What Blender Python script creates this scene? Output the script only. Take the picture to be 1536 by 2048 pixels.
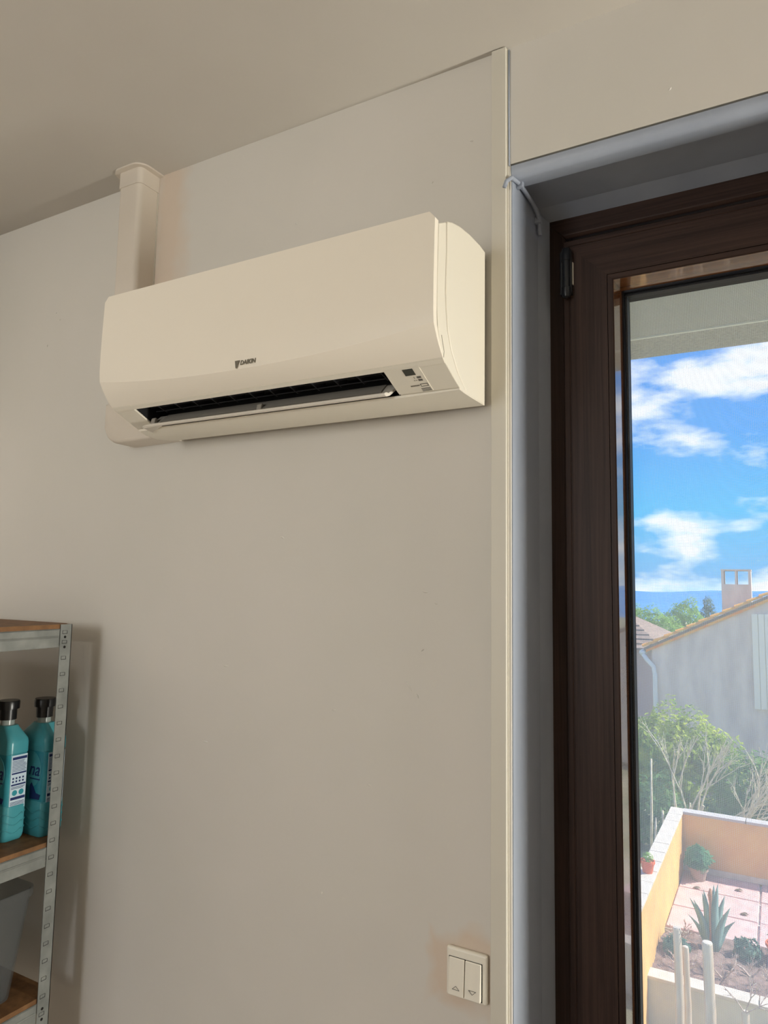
import bpy, bmesh, math, random
from mathutils import Vector, Matrix

# ------------------------------------------------------------------ reset
for o in list(bpy.data.objects):
    bpy.data.objects.remove(o)
scene = bpy.context.scene
COL = scene.collection

def lin(c):
    c = c / 255.0
    return c / 12.92 if c <= 0.04045 else ((c + 0.055) / 1.055) ** 2.4

def rgb(r, g, b):
    return (lin(r), lin(g), lin(b), 1.0)

# ------------------------------------------------------------------ camera
W, H, FPX = 1536.0, 2048.0, 1410.0
YAW, PITCH, ROLL = math.radians(29.093), math.radians(5.8145), math.radians(0.9586)
CAM = Vector((0.0, -1.2, 1.48))
_f = Vector((-math.sin(YAW) * math.cos(PITCH), math.cos(YAW) * math.cos(PITCH), math.sin(PITCH)))
_r = Vector((math.cos(YAW), math.sin(YAW), 0.0))
_u = _r.cross(_f)
_cr = _r * math.cos(ROLL) + _u * math.sin(ROLL)
_cu = _u * math.cos(ROLL) - _r * math.sin(ROLL)
cd = bpy.data.cameras.new('camera')
cam = bpy.data.objects.new('camera', cd)
COL.objects.link(cam)
cam.matrix_world = Matrix(((_cr.x, _cu.x, -_f.x, CAM.x), (_cr.y, _cu.y, -_f.y, CAM.y),
                           (_cr.z, _cu.z, -_f.z, CAM.z), (0, 0, 0, 1)))
cd.sensor_fit = 'VERTICAL'
cd.sensor_height = 36.0
cd.lens = 36.0 * FPX / H
cd.clip_start = 0.02
cd.clip_end = 5000
scene.camera = cam

# ------------------------------------------------------------------ world: blue sky with cumulus
SKY_STRENGTH = 3.0
SUN_STRENGTH = 9.5
SIDE_LIGHT = 80.0
BACK_LIGHT = 31.0
world = bpy.data.worlds.new('sky')
scene.world = world
world.use_nodes = True
wt = world.node_tree
wt.nodes.clear()

def N(t, kind, **kw):
    n = t.nodes.new(kind)
    for k, v in kw.items():
        setattr(n, k, v)
    return n

def ramp(t, stops, interp='LINEAR'):
    n = t.nodes.new('ShaderNodeValToRGB')
    cr = n.color_ramp
    cr.interpolation = interp
    while len(cr.elements) < len(stops):
        cr.elements.new(0.5)
    for e, (p, c) in zip(cr.elements, stops):
        e.position = p
        e.color = c
    return n

def math_node(t, op, a=None, b=None):
    n = t.nodes.new('ShaderNodeMath')
    n.operation = op
    for i, v in enumerate((a, b)):
        if v is None:
            continue
        if isinstance(v, (int, float)):
            n.inputs[i].default_value = v
        else:
            t.links.new(v, n.inputs[i])
    return n.outputs[0]

tc = N(wt, 'ShaderNodeTexCoord')
sep = N(wt, 'ShaderNodeSeparateXYZ')
wt.links.new(tc.outputs['Generated'], sep.inputs[0])
sky_ramp = ramp(wt, [(0.0, rgb(140, 172, 196)), (0.015, rgb(76, 136, 184)), (0.10, rgb(24, 140, 192)),
                     (0.20, rgb(0, 116, 190)), (0.42, rgb(0, 98, 182)), (1.0, rgb(4, 62, 150))])
wt.links.new(sep.outputs['Z'], sky_ramp.inputs[0])
mp = N(wt, 'ShaderNodeMapping')
mp.inputs['Location'].default_value = (1.1, 4.3, 0.2)
mp.inputs['Scale'].default_value = (1.0, 1.0, 2.6)
wt.links.new(tc.outputs['Generated'], mp.inputs['Vector'])
nz = N(wt, 'ShaderNodeTexNoise')
nz.inputs['Scale'].default_value = 5.6
nz.inputs['Detail'].default_value = 9.0
nz.inputs['Roughness'].default_value = 0.56
wt.links.new(mp.outputs[0], nz.inputs['Vector'])
cl = ramp(wt, [(0.0, (0, 0, 0, 1)), (0.485, (0, 0, 0, 1)), (0.60, (0.8, 0.8, 0.8, 1)), (0.70, (1, 1, 1, 1))])
wt.links.new(nz.outputs['Fac'], cl.inputs[0])
mix = N(wt, 'ShaderNodeMix', data_type='RGBA')
wt.links.new(cl.outputs[0], mix.inputs['Factor'])
wt.links.new(sky_ramp.outputs[0], mix.inputs['A'])
mix.inputs['B'].default_value = (0.62, 0.62, 0.63, 1)
bg = N(wt, 'ShaderNodeBackground')
bg.inputs['Strength'].default_value = SKY_STRENGTH
wt.links.new(mix.outputs['Result'], bg.inputs['Color'])
wo = N(wt, 'ShaderNodeOutputWorld')
wt.links.new(bg.outputs[0], wo.inputs['Surface'])

# ------------------------------------------------------------------ sun (from beyond the window, to its right)
SUN_AZ, SUN_EL = math.radians(70), math.radians(46)
sd = bpy.data.lights.new('sun', 'SUN')
sd.energy = SUN_STRENGTH
sd.angle = math.radians(0.8)
sd.color = (1.0, 0.95, 0.86)
sun = bpy.data.objects.new('sun', sd)
COL.objects.link(sun)
_sdir = Vector((math.sin(SUN_AZ) * math.cos(SUN_EL), math.cos(SUN_AZ) * math.cos(SUN_EL), math.sin(SUN_EL)))
sun.rotation_euler = _sdir.to_track_quat('Z', 'Y').to_euler()
sun.location = _sdir * 20

# lamps added to light the room, set in two unseen made-up windows
def area(name, loc, look, sx, sy, power, color):
    d = bpy.data.lights.new(name, 'AREA')
    d.shape = 'RECTANGLE'
    d.size, d.size_y = sx, sy
    d.energy = power
    d.color = color
    o = bpy.data.objects.new(name, d)
    COL.objects.link(o)
    o.location = loc
    o.rotation_euler = Vector(look).to_track_quat('-Z', 'Y').to_euler()
    return o

SIDE_Y0, SIDE_Y1, SIDE_Z0, SIDE_Z1 = -0.20, -0.02, 0.50, 1.62
area('added_side_lamp', (2.37, (SIDE_Y0 + SIDE_Y1) / 2, (SIDE_Z0 + SIDE_Z1) / 2), (-1, 0, 0),
     SIDE_Y1 - SIDE_Y0, SIDE_Z1 - SIDE_Z0, SIDE_LIGHT, (1.0, 0.97, 0.88))
area('added_back_fill', (-1.36, -3.57, 1.70), (0, 1, 0), 0.8, 1.2, BACK_LIGHT, (1.0, 0.985, 0.95))

vs = scene.view_settings
scene.display_settings.display_device = 'sRGB'
vs.view_transform = 'Standard'
vs.look = 'None'
vs.exposure = 0.0
vs.gamma = 1.0
vs.use_curve_mapping = False

# ------------------------------------------------------------------ materials
def new_mat(name):
    m = bpy.data.materials.new(name)
    m.use_nodes = True
    t = m.node_tree
    t.nodes.clear()
    out = N(t, 'ShaderNodeOutputMaterial')
    return m, t, out

def pbr(name, col, rough=0.5, spec=0.5, metal=0.0, col2=None, nscale=6.0, ndetail=4.0, lo=0.35, hi=0.65,
        stretch=(1, 1, 1), bump=None, coat=0.0):
    """principled surface: two colours mixed by noise, optional fine bump (scale, strength, distance)"""
    m, t, out = new_mat(name)
    b = N(t, 'ShaderNodeBsdfPrincipled')
    b.inputs['Base Color'].default_value = col
    b.inputs['Roughness'].default_value = rough
    b.inputs['Specular IOR Level'].default_value = spec
    b.inputs['Metallic'].default_value = metal
    b.inputs['Coat Weight'].default_value = coat
    t.links.new(b.outputs[0], out.inputs['Surface'])
    tcn = N(t, 'ShaderNodeTexCoord')
    mpn = N(t, 'ShaderNodeMapping')
    mpn.inputs['Scale'].default_value = stretch
    t.links.new(tcn.outputs['Object'], mpn.inputs['Vector'])
    if col2 is not None:
        nn = N(t, 'ShaderNodeTexNoise')
        nn.inputs['Scale'].default_value = nscale
        nn.inputs['Detail'].default_value = ndetail
        t.links.new(mpn.outputs[0], nn.inputs['Vector'])
        rp = ramp(t, [(lo, col), (hi, col2)])
        t.links.new(nn.outputs['Fac'], rp.inputs[0])
        t.links.new(rp.outputs[0], b.inputs['Base Color'])
    if bump:
        nb = N(t, 'ShaderNodeTexNoise')
        nb.inputs['Scale'].default_value = bump[0]
        nb.inputs['Detail'].default_value = 5.0
        t.links.new(mpn.outputs[0], nb.inputs['Vector'])
        bn = N(t, 'ShaderNodeBump')
        bn.inputs['Strength'].default_value = bump[1]
        bn.inputs['Distance'].default_value = bump[2]
        t.links.new(nb.outputs['Fac'], bn.inputs['Height'])
        t.links.new(bn.outputs[0], b.inputs['Normal'])
    return m

MAT = {}
MAT['ceiling'] = pbr('ceiling_paint', rgb(200, 195, 186), 0.7, 0.3, col2=rgb(194, 188, 179), nscale=1.5, bump=(18, 0.12, 0.004))
MAT['floor'] = pbr('floor_tile', rgb(128, 116, 102), 0.45, 0.4, col2=rgb(112, 100, 88), nscale=3)
MAT['side_wall'] = pbr('side_wall_paint', rgb(222, 215, 204), 0.7, 0.3, bump=(14, 0.1, 0.004))
MAT['grey_paint'] = pbr('grey_reveal_paint', rgb(162, 169, 181), 0.5, 0.3, col2=rgb(150, 157, 170), nscale=7, stretch=(1, 1, .3), bump=(30, 0.3, 0.003))
MAT['pvc_white'] = pbr('white_plastic', rgb(232, 226, 212), 0.42, 0.45)
MAT['trunking'] = pbr('cream_trunking', rgb(208, 203, 190), 0.5, 0.4)
MAT['duct'] = pbr('duct_plastic', rgb(215, 205, 192), 0.5, 0.4, col2=rgb(208, 198, 184), nscale=4)
MAT['ac_panel'] = pbr('ac_gloss_panel', rgb(240, 231, 215), 0.34, 0.45, coat=0.0)
MAT['ac_body'] = pbr('ac_body_plastic', rgb(226, 219, 203), 0.4, 0.45)
MAT['ac_grey'] = pbr('ac_grey_plastic', rgb(150, 144, 134), 0.45, 0.5)
MAT['ac_flap'] = pbr('ac_flap_plastic', rgb(214, 206, 192), 0.35, 0.5)
MAT['ac_dark'] = pbr('ac_dark_cavity', rgb(22, 22, 24), 0.6, 0.3)
MAT['ac_vane'] = pbr('ac_dark_vane', rgb(52, 52, 56), 0.5, 0.4)
MAT['lcd'] = pbr('display_window', rgb(52, 54, 46), 0.25, 0.5)
MAT['print'] = pbr('grey_print', rgb(112, 106, 92), 0.5, 0.3)
MAT['print2'] = pbr('dark_print', rgb(96, 92, 84), 0.5, 0.3)
MAT['black'] = pbr('black_rubber', rgb(10, 12, 22), 0.5, 0.3)
MAT['hinge'] = pbr('black_hinge', rgb(24, 27, 32), 0.3, 0.5)
MAT['alu'] = pbr('screen_aluminium', rgb(196, 196, 190), 0.45, 0.5)
MAT['galv'] = pbr('galvanised_steel', rgb(138, 141, 137), 0.45, 0.4, metal=0.3, col2=rgb(114, 117, 114), nscale=22, lo=0.3, hi=0.7)
MAT['slot'] = pbr('slot_dark', rgb(30, 29, 27), 0.7, 0.2)
MAT['mdf'] = pbr('shelf_chipboard', rgb(128, 92, 58), 0.6, 0.3, col2=rgb(102, 72, 44), nscale=40)
MAT['carton'] = pbr('cardboard', rgb(150, 116, 82), 0.8, 0.2, col2=rgb(138, 104, 72), nscale=12)
MAT['soft'] = pbr('softener_liquid_bottle', rgb(76, 156, 166), 0.28, 0.5, col2=rgb(62, 140, 152), nscale=5)
MAT['soft_deep'] = pbr('softener_sleeve', rgb(26, 112, 130), 0.28, 0.5, col2=rgb(60, 156, 170), nscale=9)
MAT['label'] = pbr('pale_label', rgb(196, 214, 226), 0.4, 0.4)
MAT['ink'] = pbr('navy_ink', rgb(26, 44, 96), 0.5, 0.3)
MAT['cap'] = pbr('black_cap', rgb(16, 16, 18), 0.3, 0.5)
MAT['bag'] = pbr('grey_bag', rgb(190, 188, 180), 0.5, 0.3)
MAT['clear_neck'] = pbr('smoke_neck', rgb(140, 150, 146), 0.2, 0.5)

def wall_paint():
    m, t, out = new_mat('wall_paint')
    b = N(t, 'ShaderNodeBsdfPrincipled')
    b.inputs['Roughness'].default_value = 0.6
    b.inputs['Specular IOR Level'].default_value = 0.3
    t.links.new(b.outputs[0], out.inputs['Surface'])
    tcn = N(t, 'ShaderNodeTexCoord')
    nn = N(t, 'ShaderNodeTexNoise')
    nn.inputs['Scale'].default_value = 1.8
    nn.inputs['Detail'].default_value = 3
    t.links.new(tcn.outputs['Object'], nn.inputs['Vector'])
    rp = ramp(t, [(0.35, rgb(208, 204, 195)), (0.65, rgb(213, 208, 200))])
    t.links.new(nn.outputs['Fac'], rp.inputs[0])
    # two bare filler patches with ragged soft edges: beside the duct and around the switch
    sx = N(t, 'ShaderNodeSeparateXYZ')
    t.links.new(tcn.outputs['Object'], sx.inputs[0])
    ns = N(t, 'ShaderNodeTexNoise')
    ns.inputs['Scale'].default_value = 14
    t.links.new(tcn.outputs['Object'], ns.inputs['Vector'])
    wob = math_node(t, 'MULTIPLY', math_node(t, 'SUBTRACT', ns.outputs['Fac'], 0.5), 0.09)
    def patch(cx, cz, hx, hz, soft):
        dx = math_node(t, 'SUBTRACT', math_node(t, 'ABSOLUTE', math_node(t, 'SUBTRACT', math_node(t, 'ADD', sx.outputs['X'], wob), cx)), hx)
        dz = math_node(t, 'SUBTRACT', math_node(t, 'ABSOLUTE', math_node(t, 'SUBTRACT', math_node(t, 'ADD', sx.outputs['Z'], wob), cz)), hz)
        d = math_node(t, 'MAXIMUM', dx, dz)
        mr = N(t, 'ShaderNodeMapRange')
        mr.inputs['From Min'].default_value = soft
        mr.inputs['From Max'].default_value = -soft
        t.links.new(d, mr.inputs['Value'])
        return mr.outputs[0]
    p1 = patch(-1.30, 2.3, 0.055, 0.26, 0.03)
    p2 = patch(-0.50, 0.82, 0.055, 0.055, 0.012)
    pm = math_node(t, 'MULTIPLY', math_node(t, 'MAXIMUM', p1, p2), 0.6)
    mx = N(t, 'ShaderNodeMix', data_type='RGBA')
    t.links.new(pm, mx.inputs['Factor'])
    t.links.new(rp.outputs[0], mx.inputs['A'])
    mx.inputs['B'].default_value = rgb(212, 188, 164)
    t.links.new(mx.outputs['Result'], b.inputs['Base Color'])
    # trowel marks and roller texture
    n1 = N(t, 'ShaderNodeTexNoise')
    n1.inputs['Scale'].default_value = 5
    n1.inputs['Detail'].default_value = 3
    t.links.new(tcn.outputs['Object'], n1.inputs['Vector'])
    n2 = N(t, 'ShaderNodeTexNoise')
    n2.inputs['Scale'].default_value = 120
    t.links.new(tcn.outputs['Object'], n2.inputs['Vector'])
    h = math_node(t, 'ADD', n1.outputs['Fac'], math_node(t, 'MULTIPLY', n2.outputs['Fac'], 0.05))
    bn = N(t, 'ShaderNodeBump')
    bn.inputs['Strength'].default_value = 0.25
    bn.inputs['Distance'].default_value = 0.006
    t.links.new(h, bn.inputs['Height'])
    t.links.new(bn.outputs[0], b.inputs['Normal'])
    return m
MAT['wall'] = wall_paint()

def wood(name, along, c1, c2, rough=0.5, coat=0.0):
    m, t, out = new_mat(name)
    b = N(t, 'ShaderNodeBsdfPrincipled')
    b.inputs['Roughness'].default_value = rough
    b.inputs['Specular IOR Level'].default_value = 0.5 if coat else 0.22
    b.inputs['Coat Weight'].default_value = coat
    b.inputs['Coat Roughness'].default_value = 0.03
    b.inputs['Coat IOR'].default_value = 1.9
    t.links.new(b.outputs[0], out.inputs['Surface'])
    tcn = N(t, 'ShaderNodeTexCoord')
    mpn = N(t, 'ShaderNodeMapping')
    mpn.inputs['Scale'].default_value = (110, 60, 2.2) if along == 'z' else (2.2, 60, 110)
    t.links.new(tcn.outputs['Object'], mpn.inputs['Vector'])
    nn = N(t, 'ShaderNodeTexNoise')
    nn.inputs['Scale'].default_value = 1.0
    nn.inputs['Detail'].default_value = 6
    nn.inputs['Roughness'].default_value = 0.65
    nn.inputs['Distortion'].default_value = 0.6
    t.links.new(mpn.outputs[0], nn.inputs['Vector'])
    rp = ramp(t, [(0.32, c1), (0.5, tuple((a + c) / 2 for a, c in zip(c1, c2))), (0.68, c2)])
    t.links.new(nn.outputs['Fac'], rp.inputs[0])
    t.links.new(rp.outputs[0], b.inputs['Base Color'])
    bn = N(t, 'ShaderNodeBump')
    bn.inputs['Strength'].default_value = 0.25
    bn.inputs['Distance'].default_value = 0.001
    t.links.new(nn.outputs['Fac'], bn.inputs['Height'])
    t.links.new(bn.outputs[0], b.inputs['Normal'])
    return m
MAT['wood_v'] = wood('walnut_foil_upright', 'z', rgb(40, 27, 23), rgb(66, 48, 40))
MAT['wood_h'] = wood('walnut_foil_level', 'x', rgb(40, 27, 23), rgb(68, 49, 41))
MAT['bead_v'] = wood('bead_foil_upright', 'z', rgb(120, 74, 44), rgb(152, 102, 64), 0.10, 1.0)
MAT['bead_h'] = wood('bead_foil_level', 'x', rgb(120, 74, 44), rgb(152, 102, 64), 0.10, 1.0)

def glass():
    m, t, out = new_mat('clear_glass')
    tr = N(t, 'ShaderNodeBsdfTransparent')
    tr.inputs['Color'].default_value = (0.97, 0.98, 0.975, 1)
    gl = N(t, 'ShaderNodeBsdfGlossy')
    gl.inputs['Roughness'].default_value = 0.0
    fr = N(t, 'ShaderNodeFresnel')
    fr.inputs['IOR'].default_value = 1.3
    mx = N(t, 'ShaderNodeMixShader')
    t.links.new(fr.outputs[0], mx.inputs['Fac'])
    t.links.new(tr.outputs[0], mx.inputs[1])
    t.links.new(gl.outputs[0], mx.inputs[2])
    t.links.new(mx.outputs[0], out.inputs['Surface'])
    return m
MAT['glass'] = glass()

def mesh_screen():
    """woven insect screen: pale threads on a 1.7 mm grid, open between them"""
    m, t, out = new_mat('insect_mesh')
    tcn = N(t, 'ShaderNodeTexCoord')
    sx = N(t, 'ShaderNodeSeparateXYZ')
    t.links.new(tcn.outputs['Object'], sx.inputs[0])
    def thread(sock):
        f = math_node(t, 'FRACT', math_node(t, 'MULTIPLY', sock, 1 / 0.0017))
        return math_node(t, 'LESS_THAN', f, 0.27)
    k = math_node(t, 'MAXIMUM', thread(sx.outputs['X']), thread(sx.outputs['Z']))
    df = N(t, 'ShaderNodeBsdfDiffuse')
    df.inputs['Color'].default_value = rgb(232, 232, 230)
    tl = N(t, 'ShaderNodeBsdfTranslucent')
    tl.inputs['Color'].default_value = rgb(236, 236, 234)
    m1 = N(t, 'ShaderNodeMixShader')
    m1.inputs['Fac'].default_value = 0.7
    t.links.new(df.outputs[0], m1.inputs[1])
    t.links.new(tl.outputs[0], m1.inputs[2])
    tr = N(t, 'ShaderNodeBsdfTransparent')
    m2 = N(t, 'ShaderNodeMixShader')
    t.links.new(k, m2.inputs['Fac'])
    t.links.new(tr.outputs[0], m2.inputs[1])
    t.links.new(m1.outputs[0], m2.inputs[2])
    t.links.new(m2.outputs[0], out.inputs['Surface'])
    return m
MAT['mesh'] = mesh_screen()

def clear_plastic():
    m, t, out = new_mat('clear_tub_plastic')
    tr = N(t, 'ShaderNodeBsdfTransparent')
    tr.inputs['Color'].default_value = (0.8, 0.82, 0.83, 1)
    b = N(t, 'ShaderNodeBsdfPrincipled')
    b.inputs['Base Color'].default_value = rgb(150, 152, 152)
    b.inputs['Roughness'].default_value = 0.25
    mx = N(t, 'ShaderNodeMixShader')
    mx.inputs['Fac'].default_value = 0.16
    t.links.new(tr.outputs[0], mx.inputs[1])
    t.links.new(b.outputs[0], mx.inputs[2])
    t.links.new(mx.outputs[0], out.inputs['Surface'])
    return m
MAT['tub'] = clear_plastic()

def leaf_mat(name, c1, c2):
    m, t, out = new_mat(name)
    tcn = N(t, 'ShaderNodeTexCoord')
    nn = N(t, 'ShaderNodeTexNoise')
    nn.inputs['Scale'].default_value = 3.0
    nn.inputs['Detail'].default_value = 6.0
    t.links.new(tcn.outputs['Object'], nn.inputs['Vector'])
    rp = ramp(t, [(0.35, c1), (0.65, c2)])
    t.links.new(nn.outputs['Fac'], rp.inputs[0])
    df = N(t, 'ShaderNodeBsdfDiffuse')
    tl = N(t, 'ShaderNodeBsdfTranslucent')
    t.links.new(rp.outputs[0], df.inputs['Color'])
    t.links.new(rp.outputs[0], tl.inputs['Color'])
    mx = N(t, 'ShaderNodeMixShader')
    mx.inputs['Fac'].default_value = 0.4
    t.links.new(df.outputs[0], mx.inputs[1])
    t.links.new(tl.outputs[0], mx.inputs[2])
    t.links.new(mx.outputs[0], out.inputs['Surface'])
    return m
MAT['leaf_bush'] = leaf_mat('evergreen_leaf', rgb(104, 146, 62), rgb(204, 214, 96))
MAT['leaf_dark'] = leaf_mat('dark_leaf', rgb(72, 118, 72), rgb(128, 164, 96))
MAT['leaf_tree'] = leaf_mat('tree_leaf', rgb(110, 160, 78), rgb(176, 208, 110))
MAT['leaf_pine'] = leaf_mat('pine_needle', rgb(84, 116, 104), rgb(120, 150, 132))
MAT['leaf_pot'] = leaf_mat('aloe_leaf', rgb(74, 122, 92), rgb(112, 158, 116))
MAT['agave'] = leaf_mat('agave_leaf', rgb(140, 172, 172), rgb(176, 200, 188))
MAT['bark'] = pbr('pale_bark', rgb(232, 224, 200), 0.8, 0.2, col2=rgb(198, 184, 152), nscale=20)
MAT['trunk'] = pbr('tree_trunk', rgb(120, 104, 86), 0.85, 0.2, col2=rgb(90, 78, 64), nscale=12)
MAT['stake'] = pbr('weathered_stake', rgb(226, 218, 206), 0.8, 0.2, col2=rgb(176, 142, 108), nscale=9, stretch=(1, 1, .12))
MAT['gable'] = pbr('weathered_render', rgb(244, 226, 208), 0.85, 0.2, col2=rgb(216, 198, 184), nscale=2.2, ndetail=8, stretch=(1.6, 1, .5), bump=(16, 0.4, 0.03))
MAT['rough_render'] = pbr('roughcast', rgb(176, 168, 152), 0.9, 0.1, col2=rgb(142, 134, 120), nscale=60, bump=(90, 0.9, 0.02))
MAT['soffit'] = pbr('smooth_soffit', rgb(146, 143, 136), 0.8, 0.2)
MAT['facade'] = pbr('facade_render', rgb(222, 210, 190), 0.85, 0.2, bump=(60, 0.5, 0.01))
MAT['ochre'] = pbr('ochre_render', rgb(232, 190, 118), 0.85, 0.2, col2=rgb(222, 172, 108), nscale=3)
MAT['coping'] = pbr('coping_stone', rgb(226, 216, 200), 0.8, 0.2, col2=rgb(206, 194, 178), nscale=8)
MAT['coping_grey'] = pbr('grey_coping', rgb(192, 186, 182), 0.8, 0.2)
MAT['paving'] = pbr('pink_paving', rgb(222, 188, 184), 0.8, 0.2, col2=rgb(208, 168, 164), nscale=5)
MAT['soil'] = pbr('dark_soil', rgb(116, 98, 92), 0.95, 0.1, col2=rgb(150, 124, 116), nscale=9, bump=(14, 0.8, 0.05))
MAT['ground'] = pbr('garden_ground', rgb(176, 168, 140), 0.95, 0.1, col2=rgb(140, 142, 104), nscale=0.8)
MAT['pale_wall'] = pbr('pale_retaining_wall', rgb(222, 216, 200), 0.85, 0.2, col2=rgb(206, 202, 192), nscale=5)
MAT['tile'] = pbr('terracotta_tile', rgb(250, 146, 56), 0.8, 0.2, col2=rgb(255, 196, 96), nscale=6)
MAT['old_tile'] = pbr('old_roof_tile', rgb(156, 136, 124), 0.85, 0.2, col2=rgb(132, 112, 102), nscale=6)
MAT['terracotta'] = pbr('terracotta_pot', rgb(226, 112, 74), 0.8, 0.2)
MAT['grey_pot'] = pbr('grey_clay_pot', rgb(160, 138, 124), 0.85, 0.2)
MAT['cream'] = pbr('cream_shutter', rgb(255, 246, 224), 0.6, 0.3)
MAT['pipe_white'] = pbr('white_downpipe', rgb(236, 236, 228), 0.5, 0.4)
MAT['pink_wall'] = pbr('pinkish_render', rgb(222, 192, 176), 0.85, 0.2)
MAT['hill'] = pbr('haze_tinted_hill', rgb(66, 132, 190), 0.95, 0.1, col2=rgb(80, 146, 200), nscale=0.01)  # distance haze is put into the blue base colour
MAT['dead'] = pbr('dead_twigs', rgb(214, 202, 190), 0.9, 0.1, col2=rgb(170, 140, 130), nscale=30)
MAT['dry'] = pbr('dry_plant', rgb(176, 128, 96), 0.9, 0.1)

# ------------------------------------------------------------------ mesh helpers
def world_loc(o):
    p = Vector((0, 0, 0))
    while o is not None:
        p += o.location
        o = o.parent
    return p

class MB:
    """collects geometry in world coordinates; build() links it as one mesh object"""
    def __init__(self):
        self.v, self.f = [], []
    def add(self, verts, faces):
        n = len(self.v)
        self.v += [tuple(p) for p in verts]
        self.f += [tuple(i + n for i in fc) for fc in faces]
        return self
    def box(self, x0, x1, y0, y1, z0, z1):
        return self.add([(x0, y0, z0), (x1, y0, z0), (x1, y1, z0), (x0, y1, z0),
                         (x0, y0, z1), (x1, y0, z1), (x1, y1, z1), (x0, y1, z1)],
                        [(0, 3, 2, 1), (4, 5, 6, 7), (0, 1, 5, 4), (1, 2, 6, 5), (2, 3, 7, 6), (3, 0, 4, 7)])
    def prism(self, poly, axis, a, b):
        """closed polygon extruded along an axis; poly gives the two other coordinates in xyz order"""
        def mk(p, s):
            return {'x': (s, p[0], p[1]), 'y': (p[0], s, p[1]), 'z': (p[0], p[1], s)}[axis]
        n = len(poly)
        fs = [tuple(range(n)), tuple(range(2 * n - 1, n - 1, -1))]
        for i in range(n):
            j = (i + 1) % n
            fs.append((i, i + n, j + n, j))
        return self.add([mk(p, a) for p in poly] + [mk(p, b) for p in poly], fs)
    def tube(self, pts, rad, n=8, cap=True):
        pts = [Vector(p) for p in pts]
        if not isinstance(rad, (list, tuple)):
            rad = [rad] * len(pts)
        vs, fs = [], []
        ref = None
        for i, p in enumerate(pts):
            d = (pts[min(i + 1, len(pts) - 1)] - pts[max(i - 1, 0)])
            d = d.normalized() if d.length > 1e-9 else Vector((0, 0, 1))
            if ref is None:
                ref = Vector((1, 0, 0)) if abs(d.x) < 0.9 else Vector((0, 1, 0))
            a = (ref - d * ref.dot(d))
            a = a.normalized() if a.length > 1e-6 else d.orthogonal().normalized()
            ref = a
            b = d.cross(a)
            for k in range(n):
                t = 2 * math.pi * k / n
                vs.append(p + (a * math.cos(t) + b * math.sin(t)) * rad[i])
        for i in range(len(pts) - 1):
            for k in range(n):
                k2 = (k + 1) % n
                fs.append((i * n + k, i * n + k2, (i + 1) * n + k2, (i + 1) * n + k))
        if cap:
            fs.append(tuple(range(n - 1, -1, -1)))
            fs.append(tuple((len(pts) - 1) * n + k for k in range(n)))
        return self.add(vs, fs)
    def lathe(self, c, prof, n=20):
        vs, fs = [], []
        for r, z in prof:
            for k in range(n):
                t = 2 * math.pi * k / n
                vs.append((c[0] + r * math.cos(t), c[1] + r * math.sin(t), c[2] + z))
        for i in range(len(prof) - 1):
            for k in range(n):
                k2 = (k + 1) % n
                fs.append((i * n + k, i * n + k2, (i + 1) * n + k2, (i + 1) * n + k))
        fs.append(tuple(range(n - 1, -1, -1)))
        fs.append(tuple((len(prof) - 1) * n + k for k in range(n)))
        return self.add(vs, fs)
    def build(self, name, mat, parent=None, smooth=False, bevel=0.0, segs=2, auto=None, loc=None):
        me = bpy.data.meshes.new(name)
        off = world_loc(parent) if parent else (Vector(loc) if loc else Vector((0, 0, 0)))
        me.from_pydata([(p[0] - off.x, p[1] - off.y, p[2] - off.z) for p in self.v], [], self.f)
        bm = bmesh.new()
        bm.from_mesh(me)
        bmesh.ops.recalc_face_normals(bm, faces=bm.faces)
        if auto is not None:
            for e in bm.edges:
                if len(e.link_faces) == 2 and e.calc_face_angle(0) > auto:
                    e.smooth = False
        bm.to_mesh(me)
        bm.free()
        if smooth or auto is not None:
            for p in me.polygons:
                p.use_smooth = True
        me.materials.append(MAT[mat])
        o = bpy.data.objects.new(name, me)
        COL.objects.link(o)
        if parent:
            o.parent = parent
        elif loc:
            o.location = loc
        if bevel:
            md = o.modifiers.new('bevel', 'BEVEL')
            md.width = bevel
            md.segments = segs
            md.limit_method = 'ANGLE'
            md.angle_limit = math.radians(35)
        return o

def tag(o, label=None, cat=None, group=None, kind=None):
    if label: o['label'] = label
    if cat: o['category'] = cat
    if group: o['group'] = group
    if kind: o['kind'] = kind
    return o

def empty(name, loc, label=None, cat=None, group=None, kind=None):
    o = bpy.data.objects.new(name, None)
    o.empty_display_size = 0.05
    COL.objects.link(o)
    o.location = loc
    return tag(o, label, cat, group, kind)

def ring(rect, prof, names, mats, parent, bevel=0.0, sides='LRTB', axis_mat=True):
    """mitred rectangular frame in an XZ plane; prof = closed polygon of (inset, y); one object per side"""
    x0, x1, z0, z1 = rect
    out = {}
    for s in sides:
        vs = []
        for end in (0, 1):
            for d, y in prof:
                if s == 'L': vs.append((x0 + d, y, (z0 + d, z1 - d)[end]))
                if s == 'R': vs.append((x1 - d, y, (z0 + d, z1 - d)[end]))
                if s == 'T': vs.append(((x0 + d, x1 - d)[end], y, z1 - d))
                if s == 'B': vs.append(((x0 + d, x1 - d)[end], y, z0 + d))
        n = len(prof)
        fs = [tuple(range(n)), tuple(range(2 * n - 1, n - 1, -1))]
        for i in range(n):
            j = (i + 1) % n
            fs.append((i, i + n, j + n, j))
        m = MB().add(vs, fs)
        out[s] = m.build(names[0] if s in 'LR' else names[1], mats[0] if s in 'LR' else mats[1], parent, bevel=bevel)
    return out

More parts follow.
